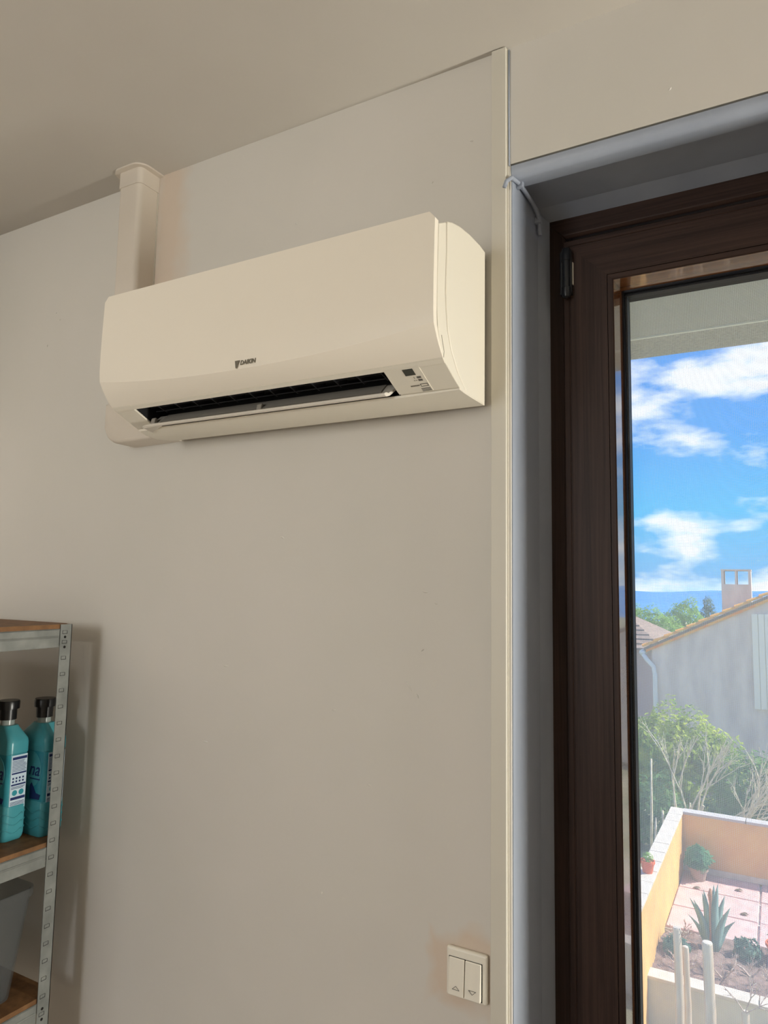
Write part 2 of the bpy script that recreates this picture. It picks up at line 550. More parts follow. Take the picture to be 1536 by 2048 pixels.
def text_mesh(body, size, shear=0.0, offset=0.0):
    cu = bpy.data.curves.new('lettering', 'FONT')
    cu.body = body
    cu.size = size
    cu.shear = shear
    cu.offset = offset
    cu.extrude = 0.0002
    cu.resolution_u = 3
    o = bpy.data.objects.new('lettering', cu)
    COL.objects.link(o)
    dg = bpy.context.evaluated_depsgraph_get()
    me = bpy.data.meshes.new_from_object(o.evaluated_get(dg))
    vs = [v.co.copy() for v in me.vertices]
    fs = [tuple(p.vertices) for p in me.polygons]
    bpy.data.objects.remove(o)
    return vs, fs

# ================================================================== ROOM SHELL
CEIL = 2.5
OX0, OX1, OTOP = -0.409, 0.45, 2.254        # window opening
WY = 0.42                                     # wall thickness
m = MB()
m.box(-2.1, OX0 - 0.0, 0, WY, -0.1, CEIL)
m.box(OX1, 2.5, 0, WY, -0.1, CEIL)
m.box(OX0, OX1, 0, WY, OTOP + 0.012, CEIL)
m.box(OX0, OX1, 0, WY, -0.1, 0.0)
tag(m.build('wall_back', 'wall'), 'white plastered wall carrying the air conditioner, with small dents and filler patches', kind='structure')
tag(MB().box(-2.2, 2.5, -3.7, WY, CEIL, CEIL + 0.1).build('ceiling', 'ceiling'), 'plain off-white painted ceiling', kind='structure')
tag(MB().box(-2.2, 2.5, -3.7, 0, -0.1, 0).build('floor', 'floor'), 'beige tiled room floor', kind='structure')
tag(MB().box(-2.2, -2.1, -3.7, WY, 0, CEIL).build('wall_left', 'side_wall'), 'plain white wall behind the metal shelving', kind='structure')
m = MB()
m.box(2.4, 2.5, -3.7, SIDE_Y0, 0, CEIL)
m.box(2.4, 2.5, SIDE_Y1, 0, 0, CEIL)
m.box(2.4, 2.5, SIDE_Y0, SIDE_Y1, 0, SIDE_Z0)
m.box(2.4, 2.5, SIDE_Y0, SIDE_Y1, SIDE_Z1, CEIL)
tag(m.build('wall_right', 'side_wall'), 'plain white wall with an added narrow window', kind='structure')
m = MB()
m.box(-2.1, -1.77, -3.7, -3.6, 0, CEIL)
m.box(-0.95, 2.4, -3.7, -3.6, 0, CEIL)
m.box(-1.77, -0.95, -3.7, -3.6, 0, 1.1)
m.box(-1.77, -0.95, -3.7, -3.6, 2.3, CEIL)
tag(m.build('wall_front', 'side_wall'), 'plain white wall behind the camera with an added wide window', kind='structure')

# painted grey lining of the window reveal
m = MB().box(OX0 - 0.001, OX0 + 0.002, 0.004, 0.215, 0, 2.262)
m.prism([(OX0 + 0.002, 0.165), (OX0 + 0.013, 0.215), (OX0, 0.215)], 'z', 0, 2.25)
tag(m.build('trim_1', 'grey_paint'), 'grey painted left side of the window recess', kind='structure')
m = MB().box(OX1 - 0.002, OX1 + 0.001, 0.004, 0.215, 0, 2.262)
tag(m.build('trim_2', 'grey_paint'), 'grey painted right side of the window recess', kind='structure')
m = MB().box(OX0, OX1, 0.02, 0.215, 2.262, 2.268)
m.prism([(0.172, 2.262), (0.215, 2.262), (0.215, 2.250)], 'x', OX0, OX1)
t3 = tag(m.build('trim_3', 'grey_paint'), 'grey painted underside of the window recess', kind='structure')
arc = [(0.0, 2.258)]
for k in range(7):
    a = math.pi / 2 * k / 6
    arc.append((0.016 - 0.016 * math.cos(a), 2.252 - 0.016 * math.sin(a) + 0.004))
arc += [(0.050, 2.245), (0.055, 2.262), (0.0, 2.262)]
MB().prism(arc, 'x', OX0 + 0.001, OX1).build('edge_batten', 'grey_paint', t3, auto=0.6)

# ================================================================== WINDOW (dark walnut foil)
win = empty('window_1', (OX0, 0.215, 0), 'dark walnut-look glazed balcony door with a single sash', kind='structure')
FR = (OX0, OX1, 0.0, OTOP)
ring(FR, [(0.0, 0.215), (0.040, 0.215), (0.046, 0.221), (0.046, 0.290), (0.0, 0.290)], ('frame_jamb', 'frame_head'), ('wood_v', 'wood_h'), win, 0.0015)
SR = (-0.3655, OX1 - 0.0435, 0.05, 2.1935)
ring(SR, [(0.0, 0.203), (0.003, 0.200), (0.0125, 0.200), (0.0135, 0.2015), (0.0150, 0.2015), (0.0160, 0.200),
          (0.0885, 0.200), (0.0885, 0.285), (0.0, 0.285)], ('sash_stile', 'sash_rail'), ('wood_v', 'wood_h'), win)
beads = ring(SR, [(0.0897, 0.2005), (0.0990, 0.2005), (0.1010, 0.2022), (0.1010, 0.2045), (0.0950, 0.206), (0.0950, 0.252), (0.0897, 0.252)],
             ('glazing_bead', 'glazing_bead'), ('wood_v', 'wood_h'), win)
for _s, _b in beads.items():
    ring(SR, [(0.0955, 0.2035), (0.1012, 0.2035), (0.1075, 0.252), (0.0955, 0.252)], ('bead_lip', 'bead_lip'), ('bead_v', 'bead_h'), _b, sides=_s)
ring(SR, [(0.1015, 0.2515), (0.1110, 0.2515), (0.1125, 0.2555), (0.1015, 0.2555)], ('gasket', 'gasket'), ('black', 'black'), win)
ring(SR, [(0.085, 0.2615), (0.1165, 0.2615), (0.1165, 0.2785), (0.085, 0.2785)], ('glass_spacer', 'glass_spacer'), ('black', 'black'), win)
ring(SR, [(0.085, 0.2805), (0.113, 0.2805), (0.1150, 0.300), (0.085, 0.300)], ('outer_lip', 'outer_lip'), ('black', 'black'), win)
MB().box(SR[0] + 0.09, SR[1] - 0.09, 0.2565, 0.2605, SR[2] + 0.09, SR[3] - 0.09).build('pane', 'glass', win)
h = MB().lathe((-0.3545, 0.186, 2.064), [(0.0035, 0.0), (0.0075, 0.003), (0.0095, 0.009), (0.0095, 0.022), (0.0082, 0.023),
                                       (0.0082, 0.078), (0.0095, 0.079), (0.0095, 0.100), (0.008, 0.105), (0.004, 0.107)], 20)
hg = h.build('hinge', 'hinge', win, auto=0.5)
MB().box(-0.368, -0.344, 0.1865, 0.202, 2.074, 2.166).build('hinge_leaf', 'hinge', hg, bevel=0.002)
MB().box(-0.3445, -0.3425, 0.194, 0.2015, 2.095, 2.142).build('hinge_shim', 'pvc_white', hg)

# insect screen standing outside the door
scr = empty('insect_screen', (0.03, 0.318, 0.08), 'fine pale insect screen in a thin frame outside the glass', 'insect screen')
SCR = (-0.30, 0.345, 0.08, 2.135)
ring(SCR, [(0.0, 0.308), (0.043, 0.308), (0.043, 0.326), (0.0, 0.326)], ('screen_frame', 'screen_frame'), ('alu', 'alu'), scr)
MB().box(SCR[0] + 0.04, SCR[1] - 0.04, 0.3170, 0.3171, SCR[2] + 0.04, SCR[3] - 0.04)
mm = MB().add([(SCR[0] + .041, .317, SCR[2] + .041), (SCR[1] - .041, .317, SCR[2] + .041), (SCR[1] - .041, .317, SCR[3] - .041), (SCR[0] + .041, .317, SCR[3] - .041)], [(0, 1, 2, 3)])
mm.build('mesh', 'mesh', scr)

# eaves outside above the door
ev = empty('roof_overhang', (0, WY, 2.42), 'flat grey eaves soffit with a roughcast outer strip above the door', 'overhang')
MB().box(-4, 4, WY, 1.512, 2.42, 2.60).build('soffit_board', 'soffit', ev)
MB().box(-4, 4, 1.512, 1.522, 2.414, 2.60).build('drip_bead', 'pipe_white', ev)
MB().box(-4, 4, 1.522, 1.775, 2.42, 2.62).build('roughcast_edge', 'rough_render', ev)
tag(MB().box(-8, -2.2, 0.05, WY, -2.8, 2.6).box(2.5, 8, 0.05, WY, -2.8, 2.6).box(-2.2, 2.5, 0.05, WY, -2.8, -0.1).build('wall_outside', 'facade'), 'outer wall of the house', kind='structure')

# frames of the two unseen windows added to hold the lamps
for i, (nm, a) in enumerate((('added_window_2', (2.4, 2.44, SIDE_Y0, SIDE_Y1, SIDE_Z0, SIDE_Z1)), ('added_window_3', (-1.77, -0.95, -3.66, -3.62, 1.1, 2.3)))):
    r = empty(nm, (a[0], a[2], a[4]), 'narrow unseen window added for the side lamp' if i == 0 else 'wide window added behind the camera for the fill lamp', kind='structure')
    fm = MB()
    w_ = 0.03
    if i == 0:
        fm.box(a[0], a[1], a[2], a[2] + w_, a[4], a[5]).box(a[0], a[1], a[3] - w_, a[3], a[4], a[5]).box(a[0], a[1], a[2], a[3], a[4], a[4] + w_).box(a[0], a[1], a[2], a[3], a[5] - w_, a[5])
    else:
        fm.box(a[0], a[0] + w_, a[2], a[3], a[4], a[5]).box(a[1] - w_, a[1], a[2], a[3], a[4], a[5]).box(a[0], a[1], a[2], a[3], a[4], a[4] + w_).box(a[0], a[1], a[2], a[3], a[5] - w_, a[5])
    fm.build('window_frame', 'wood_v', r)

# ================================================================== CABLE TRUNKING AND CABLE
tr = empty('cable_trunking', (-0.43, 0, 0), 'narrow white vertical cable trunking beside the window recess', 'trunking')
MB().box(-0.4430, -0.4145, -0.0105, 0, 0.0, 2.4985).build('cover', 'trunking', tr, bevel=0.0012)
MB().box(-0.4440, -0.4130, -0.0040, 0, 0.0, 2.4985).build('base', 'trunking', tr)
cb = empty('cable', (-0.4115, -0.002, 2.2), 'thin grey painted cable running from the trunking into the corner of the window recess', 'cable')
pts = [(-0.4110, -0.0022, 2.495), (-0.4112, -0.0022, 2.38), (-0.4105, -0.0022, 2.262)]
MB().tube(pts, 0.0016, 8).build('upper_run', 'grey_paint', cb, smooth=True)
pts = [(-0.4165, -0.0125, 2.2150), (-0.4125, -0.013, 2.226), (-0.406, -0.004, 2.236), (-0.402, 0.024, 2.240), (-0.4, 0.065, 2.240), (-0.3995, 0.103, 2.240),
       (-0.3995, 0.137, 2.234), (-0.4, 0.150, 2.222), (-0.4, 0.154, 2.205), (-0.4, 0.156, 2.196)]
MB().tube(pts, 0.0040, 10).build('lower_run', 'grey_paint', cb, smooth=True)
for (y, z) in ((0.030, 2.2385), (0.148, 2.224)):
    MB().box(-0.408, -0.3935, y - 0.005, y + 0.005, z - 0.007, z + 0.007).build('cable_clip', 'grey_paint', cb, bevel=0.002)

# ================================================================== AIR CONDITIONER
XL, XR = -1.2215, -0.4536
OL, OR = -1.166, -0.566
ac = empty('air_conditioner', ((XL + XR) / 2, 0, 1.80), 'white wall-mounted split air conditioner with its outlet flap open', 'air conditioner')
seam = [(-0.190, 2.072), (-0.189, 2.025), (-0.192, 1.956), (-0.189, 1.923), (-0.183, 1.892), (-0.168, 1.863), (-0.141, 1.833), (-0.106, 1.811)]
top = [(-0.013, 2.098), (-0.040, 2.100), (-0.089, 2.098), (-0.134, 2.092), (-0.166, 2.084), (-0.184, 2.077)]
rear = top + [(y + 0.0030, z) for y, z in seam] + [(-0.100, 1.806), (-0.013, 1.806)]
front_in = [(-0.2195, 2.057), (-0.2225, 1.960), (-0.2225, 1.915), (-0.2185, 1.882), (-0.2085, 1.858), (-0.200, 1.843), (-0.196, 1.838)]
slope = [(-0.180, 1.831), (-0.161, 1.8225), (-0.140, 1.8135), (-0.119, 1.806)]
front = [(y - 0.0008, z) for y, z in seam] + [(-0.108, 1.8055)] + slope[::-1] + front_in[::-1]
# casing: full section at the ends, hollowed out along the outlet
m = MB()
m.prism(rear, 'x', XL, OL)
m.prism(rear, 'x', OR, XR)
mid = top + [(y + 0.0030, z) for y, z in seam[:4]] + [(-0.150, 1.915), (-0.105, 1.900), (-0.085, 1.86), (-0.093, 1.815), (-0.093, 1.806), (-0.013, 1.806)]
m.prism(mid, 'x', OL, OR)
m.build('casing', 'ac_body', ac, bevel=0.0022, auto=0.5)
m = MB()
m.prism(front, 'x', XL, OL)
m.prism(front, 'x', OR, XR)
midf = [(y - 0.0008, z) for y, z in seam[:4]] + [(-0.186, 1.862), (-0.1925, 1.842), (-0.196, 1.838)] + front_in[::-1][1:]
m.prism(midf, 'x', OL, OR)
m.build('front_frame', 'ac_body', ac, bevel=0.0014, auto=0.5)
MB().box(XL + 0.012, XR - 0.005, -0.014, 0, 1.816, 2.090).build('mounting_plate', 'ac_grey', ac)

# front panel: bowed plate with a shallow arched crease above its lower edge
def panel_mesh():
    cols, verts, faces = 48, [], []
    nz1, nz2 = 16, 12
    pz = [2.0695, 2.03, 1.985, 1.95, 1.907]
    py = [-0.2325, -0.2340, -0.2355, -0.2362, -0.2362]
    def yup(z):
        for i in range(len(pz) - 1):
            if pz[i] >= z >= pz[i + 1]:
                t = (pz[i] - z) / (pz[i] - pz[i + 1])
                return py[i] + (py[i + 1] - py[i]) * t
        return py[-1] + 0.10 * max(0, 1.907 - z)
    rows = nz1 + nz2 + 1
    r = 0.010
    for layer in (0, 1):
        for j in range(rows):
            for i in range(cols + 1):
                s = i / cols * 2 - 1
                x = XL + (XR - XL) * i / cols
                zc = 1.8665 + 0.022 * abs(s) ** 2.2
                if j <= nz1:
                    z = 2.0725 + (zc - 2.0725) * j / nz1
                    y = yup(min(z, 2.0695))
                else:
                    t = (j - nz1) / nz2
                    y0 = yup(zc)
                    a = t * math.pi / 2
                    z = zc + (1.8395 - zc) * (0.30 * math.sin(a) + 0.70 * t)
                    y = y0 + (-0.196 - y0) * (0.25 * (1 - math.cos(a)) + 0.75 * t)
                if layer == 1:
                    y += 0.0125 if j <= nz1 else 0.0125 * (1 - 0.75 * (j - nz1) / nz2)
                dz = 2.0725 - z
                ins = r - math.sqrt(max(0, r * r - (r - dz) ** 2)) if dz < r else 0
                xx = min(max(x, XL + ins), XR - 0.0008 - ins)
                verts.append((xx, y, z))
    base = rows * (cols + 1)
    def idx(l, j, i):
        return l * base + j * (cols + 1) + i
    for j in range(rows - 1):
        for i in range(cols):
            faces.append((idx(0, j, i), idx(0, j + 1, i), idx(0, j + 1, i + 1), idx(0, j, i + 1)))
            faces.append((idx(1, j, i), idx(1, j, i + 1), idx(1, j + 1, i + 1), idx(1, j + 1, i)))
    for j in range(rows - 1):
        for i in (0, cols):
            faces.append((idx(0, j, i), idx(1, j, i), idx(1, j + 1, i), idx(0, j + 1, i)))
    for i in range(cols):
        for j in (0, rows - 1):
            faces.append((idx(0, j, i), idx(0, j, i + 1), idx(1, j, i + 1), idx(1, j, i)))
    return verts, faces
v_, f_ = panel_mesh()
MB().add(v_, f_).build('front_panel', 'ac_panel', ac, auto=math.radians(16))
# thin lip under the panel
MB().prism([(-0.1985, 1.8400), (-0.1905, 1.8345), (-0.1885, 1.8375), (-0.196, 1.8425)], 'x', XL + 0.002, XR - 0.001).build('panel_lip', 'ac_body', ac)

# outlet cavity, dark
liner = [(-0.1915, 1.8395), (-0.186, 1.860), (-0.165, 1.890), (-0.135, 1.905), (-0.108, 1.896), (-0.092, 1.862), (-0.0965, 1.822), (-0.127, 1.8105)]
vs = [(OL + 0.001, y, z) for y, z in liner] + [(OR - 0.001, y, z) for y, z in liner]
n_ = len(liner)
fs = [(i, i + 1, i + 1 + n_, i + n_) for i in range(n_ - 1)] + [tuple(range(n_)), tuple(range(2 * n_ - 1, n_ - 1, -1))]
outlet = MB().add(vs, fs).build('air_outlet', 'ac_dark', ac)
nv = 12
for k in range(nv):
    x = OL + 0.035 + (OR - OL - 0.06) * k / (nv - 1)
    MB().prism([(-0.176, 1.848), (-0.150, 1.882), (-0.118, 1.880), (-0.112, 1.850), (-0.132, 1.838)], 'x', x, x + 0.0022).build('vane', 'ac_vane', outlet)
for (y, z) in ((-0.168, 1.851), (-0.153, 1.8455), (-0.138, 1.8405)):
    MB().box(OL + 0.01, OR - 0.01, y - 0.0008, y + 0.0008, z - 0.0008, z + 0.0008).build('grille_bar', 'ac_vane', outlet)

def loft_x(secs):
    """secs = list of (x, polygon of (y, z)); skins them along x"""
    n = len(secs[0][1])
    vs = [(x, y, z) for x, p in secs for y, z in p]
    fs = [tuple(range(n)), tuple(range(len(secs) * n - 1, (len(secs) - 1) * n - 1, -1))]
    for q in range(len(secs) - 1):
        for i in range(n):
            j = (i + 1) % n
            fs.append((q * n + i, (q + 1) * n + i, (q + 1) * n + j, q * n + j))
    return MB().add(vs, fs)
# open flap: long blade rising into the outlet, with a thick pale front edge
FL0, FL1 = -1.188, -0.568
def blade(k=1.0, sh=0.0):
    return [(-0.1525, 1.8105), (-0.1515, 1.8065), (-0.1480, 1.8050), (-0.1430, 1.8075), (-0.1180, 1.8325), (-0.1190, 1.8345), (-0.1220, 1.8330), (-0.1450, 1.8120), (-0.1495, 1.8125)]
cut = blade()
secs = [(FL0, [(-0.140 + (y + 0.140) * 0.5, 1.808 + (z - 1.808) * 0.25) for y, z in cut]),
        (FL0 + 0.010, [(-0.140 + (y + 0.140) * 0.92, 1.808 + (z - 1.808) * 0.6) for y, z in cut]),
        (OL + 0.006, cut), (FL1 - 0.020, cut)]
fl = loft_x(secs)
n_ = len(cut)
tipv = [(FL1 - 0.018 + 0.018 * max(0, min(1, (y + 0.152) / 0.030)), y, z) for y, z in cut]
fl.add([(FL1 - 0.020, y, z) for y, z in cut] + tipv, [(i, i + n_, (i + 1) % n_ + n_, (i + 1) % n_) for i in range(n_)] + [tuple(range(2 * n_ - 1, n_ - 1, -1))])
fl = fl.build('flap', 'ac_flap', ac, auto=0.5)
MB().prism([(-0.1475, 1.8140), (-0.1425, 1.8135), (-0.1195, 1.8340), (-0.1230, 1.8345)], 'x', OL + 0.03, FL1 - 0.03).build('flap_inner_face', 'ac_grey', fl)
loft_x([(FL0 + 0.001, [(-0.146, 1.8095), (-0.145, 1.806), (-0.125, 1.803), (-0.118, 1.810)]),
        (FL0 + 0.010, [(-0.1515, 1.8085), (-0.1485, 1.8045), (-0.125, 1.7995), (-0.118, 1.808)]),
        (-1.128, [(-0.1510, 1.8085), (-0.1485, 1.8056), (-0.1432, 1.8078), (-0.138, 1.812)])]).build('flap_end', 'ac_flap', fl, auto=0.5)
for x in (-1.153, -0.866):
    loft_x([(x - 0.0060, [(-0.1515, 1.8085), (-0.1490, 1.8215), (-0.1460, 1.8255), (-0.1425, 1.8240), (-0.1400, 1.8110)]),
            (x + 0.0060, [(-0.1515, 1.8085), (-0.1490, 1.8215), (-0.1460, 1.8255), (-0.1425, 1.8240), (-0.1400, 1.8110)])]).build('flap_arm', 'ac_grey', fl, bevel=0.0022, segs=3)
# bottom pan: bulges slightly below the unit and fades out towards the right end
def pan(b, f=1.0):
    return [(-0.1300, 1.8090), (-0.1290, 1.8065 - 0.2 * b), (-0.1120, 1.8055 - 0.75 * b), (-0.0800, 1.8052 - b), (-0.0400, 1.8056 - 0.6 * b), (-0.0130, 1.8062), (-0.0130, 1.8120), (-0.1200, 1.8120)]
secs = [(XL + 0.0005, [(-0.118 + (y + 0.118) * (0.75 if y < -0.118 else 1), z + (0.004 if z < 1.8062 else 0)) for y, z in pan(0.006)]), (XL + 0.007, pan(0.009)), (XL + 0.03, pan(0.010)),
        (-0.64, pan(0.010)), (-0.56, pan(0.0075)), (-0.50, pan(0.0035)), (XR - 0.001, pan(0.0))]
loft_x(secs).build('bottom_pan', 'ac_body', ac, auto=0.6)

# control plate on the sloping underside, right of the outlet
def on_slope(x, t, off=0.0):
    """point on the sloping face: t = 0 at the panel lip, 1 at the pan"""
    P = [(-0.196, 1.838)] + slope
    s = t * 4 * 0.84
    i = min(int(s), 3)
    f = s - i
    y = P[i][0] + (P[i + 1][0] - P[i][0]) * f
    z = P[i][1] + (P[i + 1][1] - P[i][1]) * f
    return Vector((x, y - 0.40 * off, z - 0.916 * off))
def slope_patch(name, quad, mat, parent, off=0.0006, n=6):
    """quad = (x, t) corners in order; strip following the slope"""
    vs, fs = [], []
    (a, b, c, d) = quad
    for j in range(n + 1):
        f = j / n
        l = (a[0] + (d[0] - a[0]) * f, a[1] + (d[1] - a[1]) * f)
        r_ = (b[0] + (c[0] - b[0]) * f, b[1] + (c[1] - b[1]) * f)
        for (x, t) in (l, r_):
            vs.append(on_slope(x, t, off))
        for (x, t) in (l, r_):
            vs.append(on_slope(x, t, -0.001))
    for j in range(n):
        k = j * 4
        fs += [(k, k + 1, k + 5, k + 4), (k, k + 4, k + 6, k + 2), (k + 1, k + 3, k + 7, k + 5)]
    fs += [(0, 2, 3, 1), (n * 4, n * 4 + 1, n * 4 + 3, n * 4 + 2)]
    return MB().add(vs, fs).build(name, mat, parent)
cp = slope_patch('control_plate', ((-0.5665, 0.06), (-0.5010, 0.06), (-0.5010, 1.0), (-0.5665, 1.0)), 'ac_body', ac, 0.0010, 8)
slope_patch('display', ((-0.5330, 0.13), (-0.5140, 0.13), (-0.5140, 0.385), (-0.5330, 0.385)), 'lcd', cp, 0.0014)
for (x0, x1, t0, t1) in ((-0.5150, -0.5075, 0.45, 0.51), (-0.5150, -0.5075, 0.55, 0.61)):
    slope_patch('indicator_lamp', ((x0, t0), (x1, t0), (x1, t1), (x0, t1)), 'print2', cp, 0.0015, 1)
slope_patch('power_mark', ((-0.5205, 0.45), (-0.5197, 0.45), (-0.5197, 0.51), (-0.5205, 0.51)), 'print', cp, 0.0015, 1)
for k in range(10):
    a0, a1 = 2 * math.pi * k / 10, 2 * math.pi * (k + 1) / 10
    def cc(a, r): return (-0.5205 + r * math.cos(a), 0.585 + 0.6 * r / 0.012 * 0.08 * math.sin(a))
    slope_patch('timer_mark', (cc(a0, 0.0034), cc(a1, 0.0034), cc(a1, 0.0026), cc(a0, 0.0026)), 'print', cp, 0.0015, 1) if k % 2 == 0 else None
bx = (-0.5170, -0.5030, 0.715, 0.805)
for q in (((bx[0], bx[2]), (bx[1], bx[2]), (bx[1], bx[2] + .012), (bx[0], bx[2] + .012)),
          ((bx[0], bx[3] - .012), (bx[1], bx[3] - .012), (bx[1], bx[3]), (bx[0], bx[3])),
          ((bx[0], bx[2]), (bx[0] + .0009, bx[2]), (bx[0] + .0009, bx[3]), (bx[0], bx[3])),
          ((bx[1] - .0009, bx[2]), (bx[1], bx[2]), (bx[1], bx[3]), (bx[1] - .0009, bx[3]))):
    slope_patch('button_outline', q, 'print2', cp, 0.0015, 1)
for k in range(6):
    x = -0.5355 + k * 0.0028
    slope_patch('fine_print', ((x, 0.742), (x + 0.0020, 0.742), (x + 0.0020, 0.775), (x, 0.775)), 'print', cp, 0.0015, 1)
for k in range(3):
    t = 0.865 + 0.045 * k
    x = -0.5195 + 0.003 * 0
    slope_patch('sensor_slot', ((x, t), (x + 0.0170, t), (x + 0.0170, t + 0.016), (x, t + 0.016)), 'print2', cp, 0.0015, 1)

# seam tick marks on the right end
MB().tube([(XR + 0.0002, -0.2065, 1.876), (XR + 0.0002, -0.196, 1.852), (XR + 0.0002, -0.1975, 1.842)], 0.0005, 6).build('panel_catch', 'print', ac)

# brand mark and lettering on the front panel
lx, lz, ly = -0.8520, 1.8765, -0.2342
v_, f_ = text_mesh('DAIKIN', 0.0118, shear=0.22, offset=0.00022)
wmax = max(p.x for p in v_)
MB().add([(lx + 0.0085 + p.x * (0.0365 / wmax), ly - 0.0003 - p.z, lz - 0.0035 + p.y) for p in v_], f_).build('brand_lettering', 'print', ac)
MB().prism([(lx - 0.0035, lz + 0.0055), (lx + 0.0080, lz + 0.0055), (lx + 0.0012, lz - 0.0085), (lx - 0.0015, lz - 0.0085)], 'y', ly - 0.0006, ly).build('brand_mark', 'print', ac)

# ================================================================== REFRIGERANT DUCT
du = empty('pipe_duct', (-1.38, 0, 1.80), 'cream plastic pipe duct running from the ceiling down beside the air conditioner', 'duct')
DX0, DX1, DY = -1.4150, -1.3380, -0.060
def rrect(x0, x1, y0, y1, r, n=5):
    """rectangle against the wall with its two front corners rounded"""
    p = [(x1, y1), (x0, y1)]
    for k in range(n + 1):
        a = math.pi + math.pi / 2 * k / n
        p.append((x0 + r + r * math.cos(a), y0 + r + r * math.sin(a)))
    for k in range(n + 1):
        a = 1.5 * math.pi + math.pi / 2 * k / n
        p.append((x1 - r + r * math.cos(a), y0 + r + r * math.sin(a)))
    return p
MB().prism(rrect(DX0, DX1, DY, 0, 0.013), 'z', 1.895, 2.4555).build('duct_cover', 'duct', du, auto=0.6)
MB().prism(rrect(DX0 - 0.0022, DX1 + 0.0022, DY - 0.0022, 0, 0.014), 'z', 2.4555, 2.497).build('ceiling_collar', 'duct', du, auto=0.6)
MB().prism(rrect(DX0 - 0.016, DX1 + 0.016, DY - 0.016, 0, 0.032, 8), 'z', 2.4955, 2.4998).build('ceiling_flange', 'duct', du, auto=0.6)
MB().box(DX0 - 0.001, DX1 + 0.0015, -0.003, 0, 1.9, 2.455).build('duct_base', 'trunking', du)
# elbow turning right into the unit, outer corner rounded
el = [(DX0 - 0.003, 1.905), (DX0 - 0.003, 1.845)]
R_ = 0.050
for k in range(9):
    a = math.pi + math.pi / 2 * k / 8
    el.append((DX0 - 0.003 + R_ + R_ * math.cos(a), 1.854 + R_ * math.sin(a)))
el += [(XL + 0.004, 1.8068), (XL + 0.004, 1.880), (DX1 + 0.003, 1.880), (DX1 + 0.003, 1.905)]
ecx, ecz = -1.33, 1.85
def einset(k):
    return [(ecx + (x - ecx) * (1 - k / 0.09), ecz + (z - ecz) * (1 - k / 0.055)) for x, z in el]
esec = [(0.0, el), (DY + 0.008, el), (DY + 0.002, einset(0.0018)), (DY - 0.0015, einset(0.0055)), (DY - 0.003, einset(0.0085))]
ev_ = [(x, y, z) for y, p in esec for x, z in p]
ne = len(el)
ef_ = [tuple(range(ne)), tuple(range(len(esec) * ne - 1, (len(esec) - 1) * ne - 1, -1))]
for q in range(len(esec) - 1):
    for i in range(ne):
        ef_.append((q * ne + i, (q + 1) * ne + i, (q + 1) * ne + (i + 1) % ne, q * ne + (i + 1) % ne))
MB().add(ev_, ef_).build('elbow', 'duct', du, auto=0.9)

# ================================================================== LIGHT SWITCH
sw = empty('shutter_switch', (-0.4865, 0, 0.777), 'white double rocker switch with up and down arrows low on the wall', 'switch')
m = MB().box(-0.524, -0.449, -0.0095, 0, 0.777, 0.857)
m.build('switch_plate', 'pvc_white', sw, bevel=0.004, segs=3)
m = MB().box(-0.5185, -0.4575, -0.0105, -0.006, 0.7815, 0.8425)
m.build('rocker_well', 'slot', sw)
for k, (x0, x1) in enumerate(((-0.5178, -0.4890), (-0.4878, -0.4590))):
    rk = MB().prism([(-0.006, 0.7822), (-0.0165, 0.7825), (-0.0125, 0.842), (-0.006, 0.842)], 'x', x0, x1).build('rocker', 'pvc_white', sw, bevel=0.0012)
    cx = (x0 + x1) / 2
    y = -0.0166
    if k == 0:
        tri = [(cx - 0.0065, 0.7925), (cx + 0.0065, 0.7925), (cx, 0.7985)]
    else:
        tri = [(cx - 0.0065, 0.7985), (cx + 0.0065, 0.7985), (cx, 0.7925)]
    for a, b in ((0, 1), (1, 2), (2, 0)):
        MB().tube([(tri[a][0], y + 0.0005, tri[a][1]), (tri[b][0], y + 0.0005, tri[b][1])], 0.0004, 5).build('arrow_mark', 'print2', rk)

# ================================================================== DENTS AND PAINT RIDGES ON THE WALL
wall = bpy.data.objects['wall_back']
def wall_pt(px, py, y=0.0):
    d = _f + _cr * ((px - W / 2) / FPX) - _cu * ((py - H / 2) / FPX)
    return CAM + d * ((y - CAM.y) / d.y)
for px, py, ln, ang in ((872, 1207, .010, -20), (845, 1300, .010, 40), (850, 1184, .016, -12), (818, 1372, .03, -55), (835, 1392, .014, -60), (643, 1786, .009, 60),
                        (865, 365, .008, 70), (592, 447, .010, -40), (943, 282, .012, -15), (113, 626, .008, 30), (120, 640, .010, 70), (95, 692, .012, 80),
                        (452, 1332, .020, 0), (410, 1483, .022, 0), (565, 1075, .014, -25), (668, 1420, .014, 5), (738, 1570, .014, -5), (1340, 178, .010, 50)):
    p = wall_pt(px, py)
    a = math.radians(ang)
    d = Vector((math.cos(a), 0, math.sin(a))) * ln / 2
    MB().tube([p - d + Vector((0, .0012, 0)), p + Vector((0, -.0001, 0)), p + d + Vector((0, .0012, 0))], [0.0006, 0.0019, 0.0006], 6).build('paint_ridge', 'wall', wall, smooth=True)

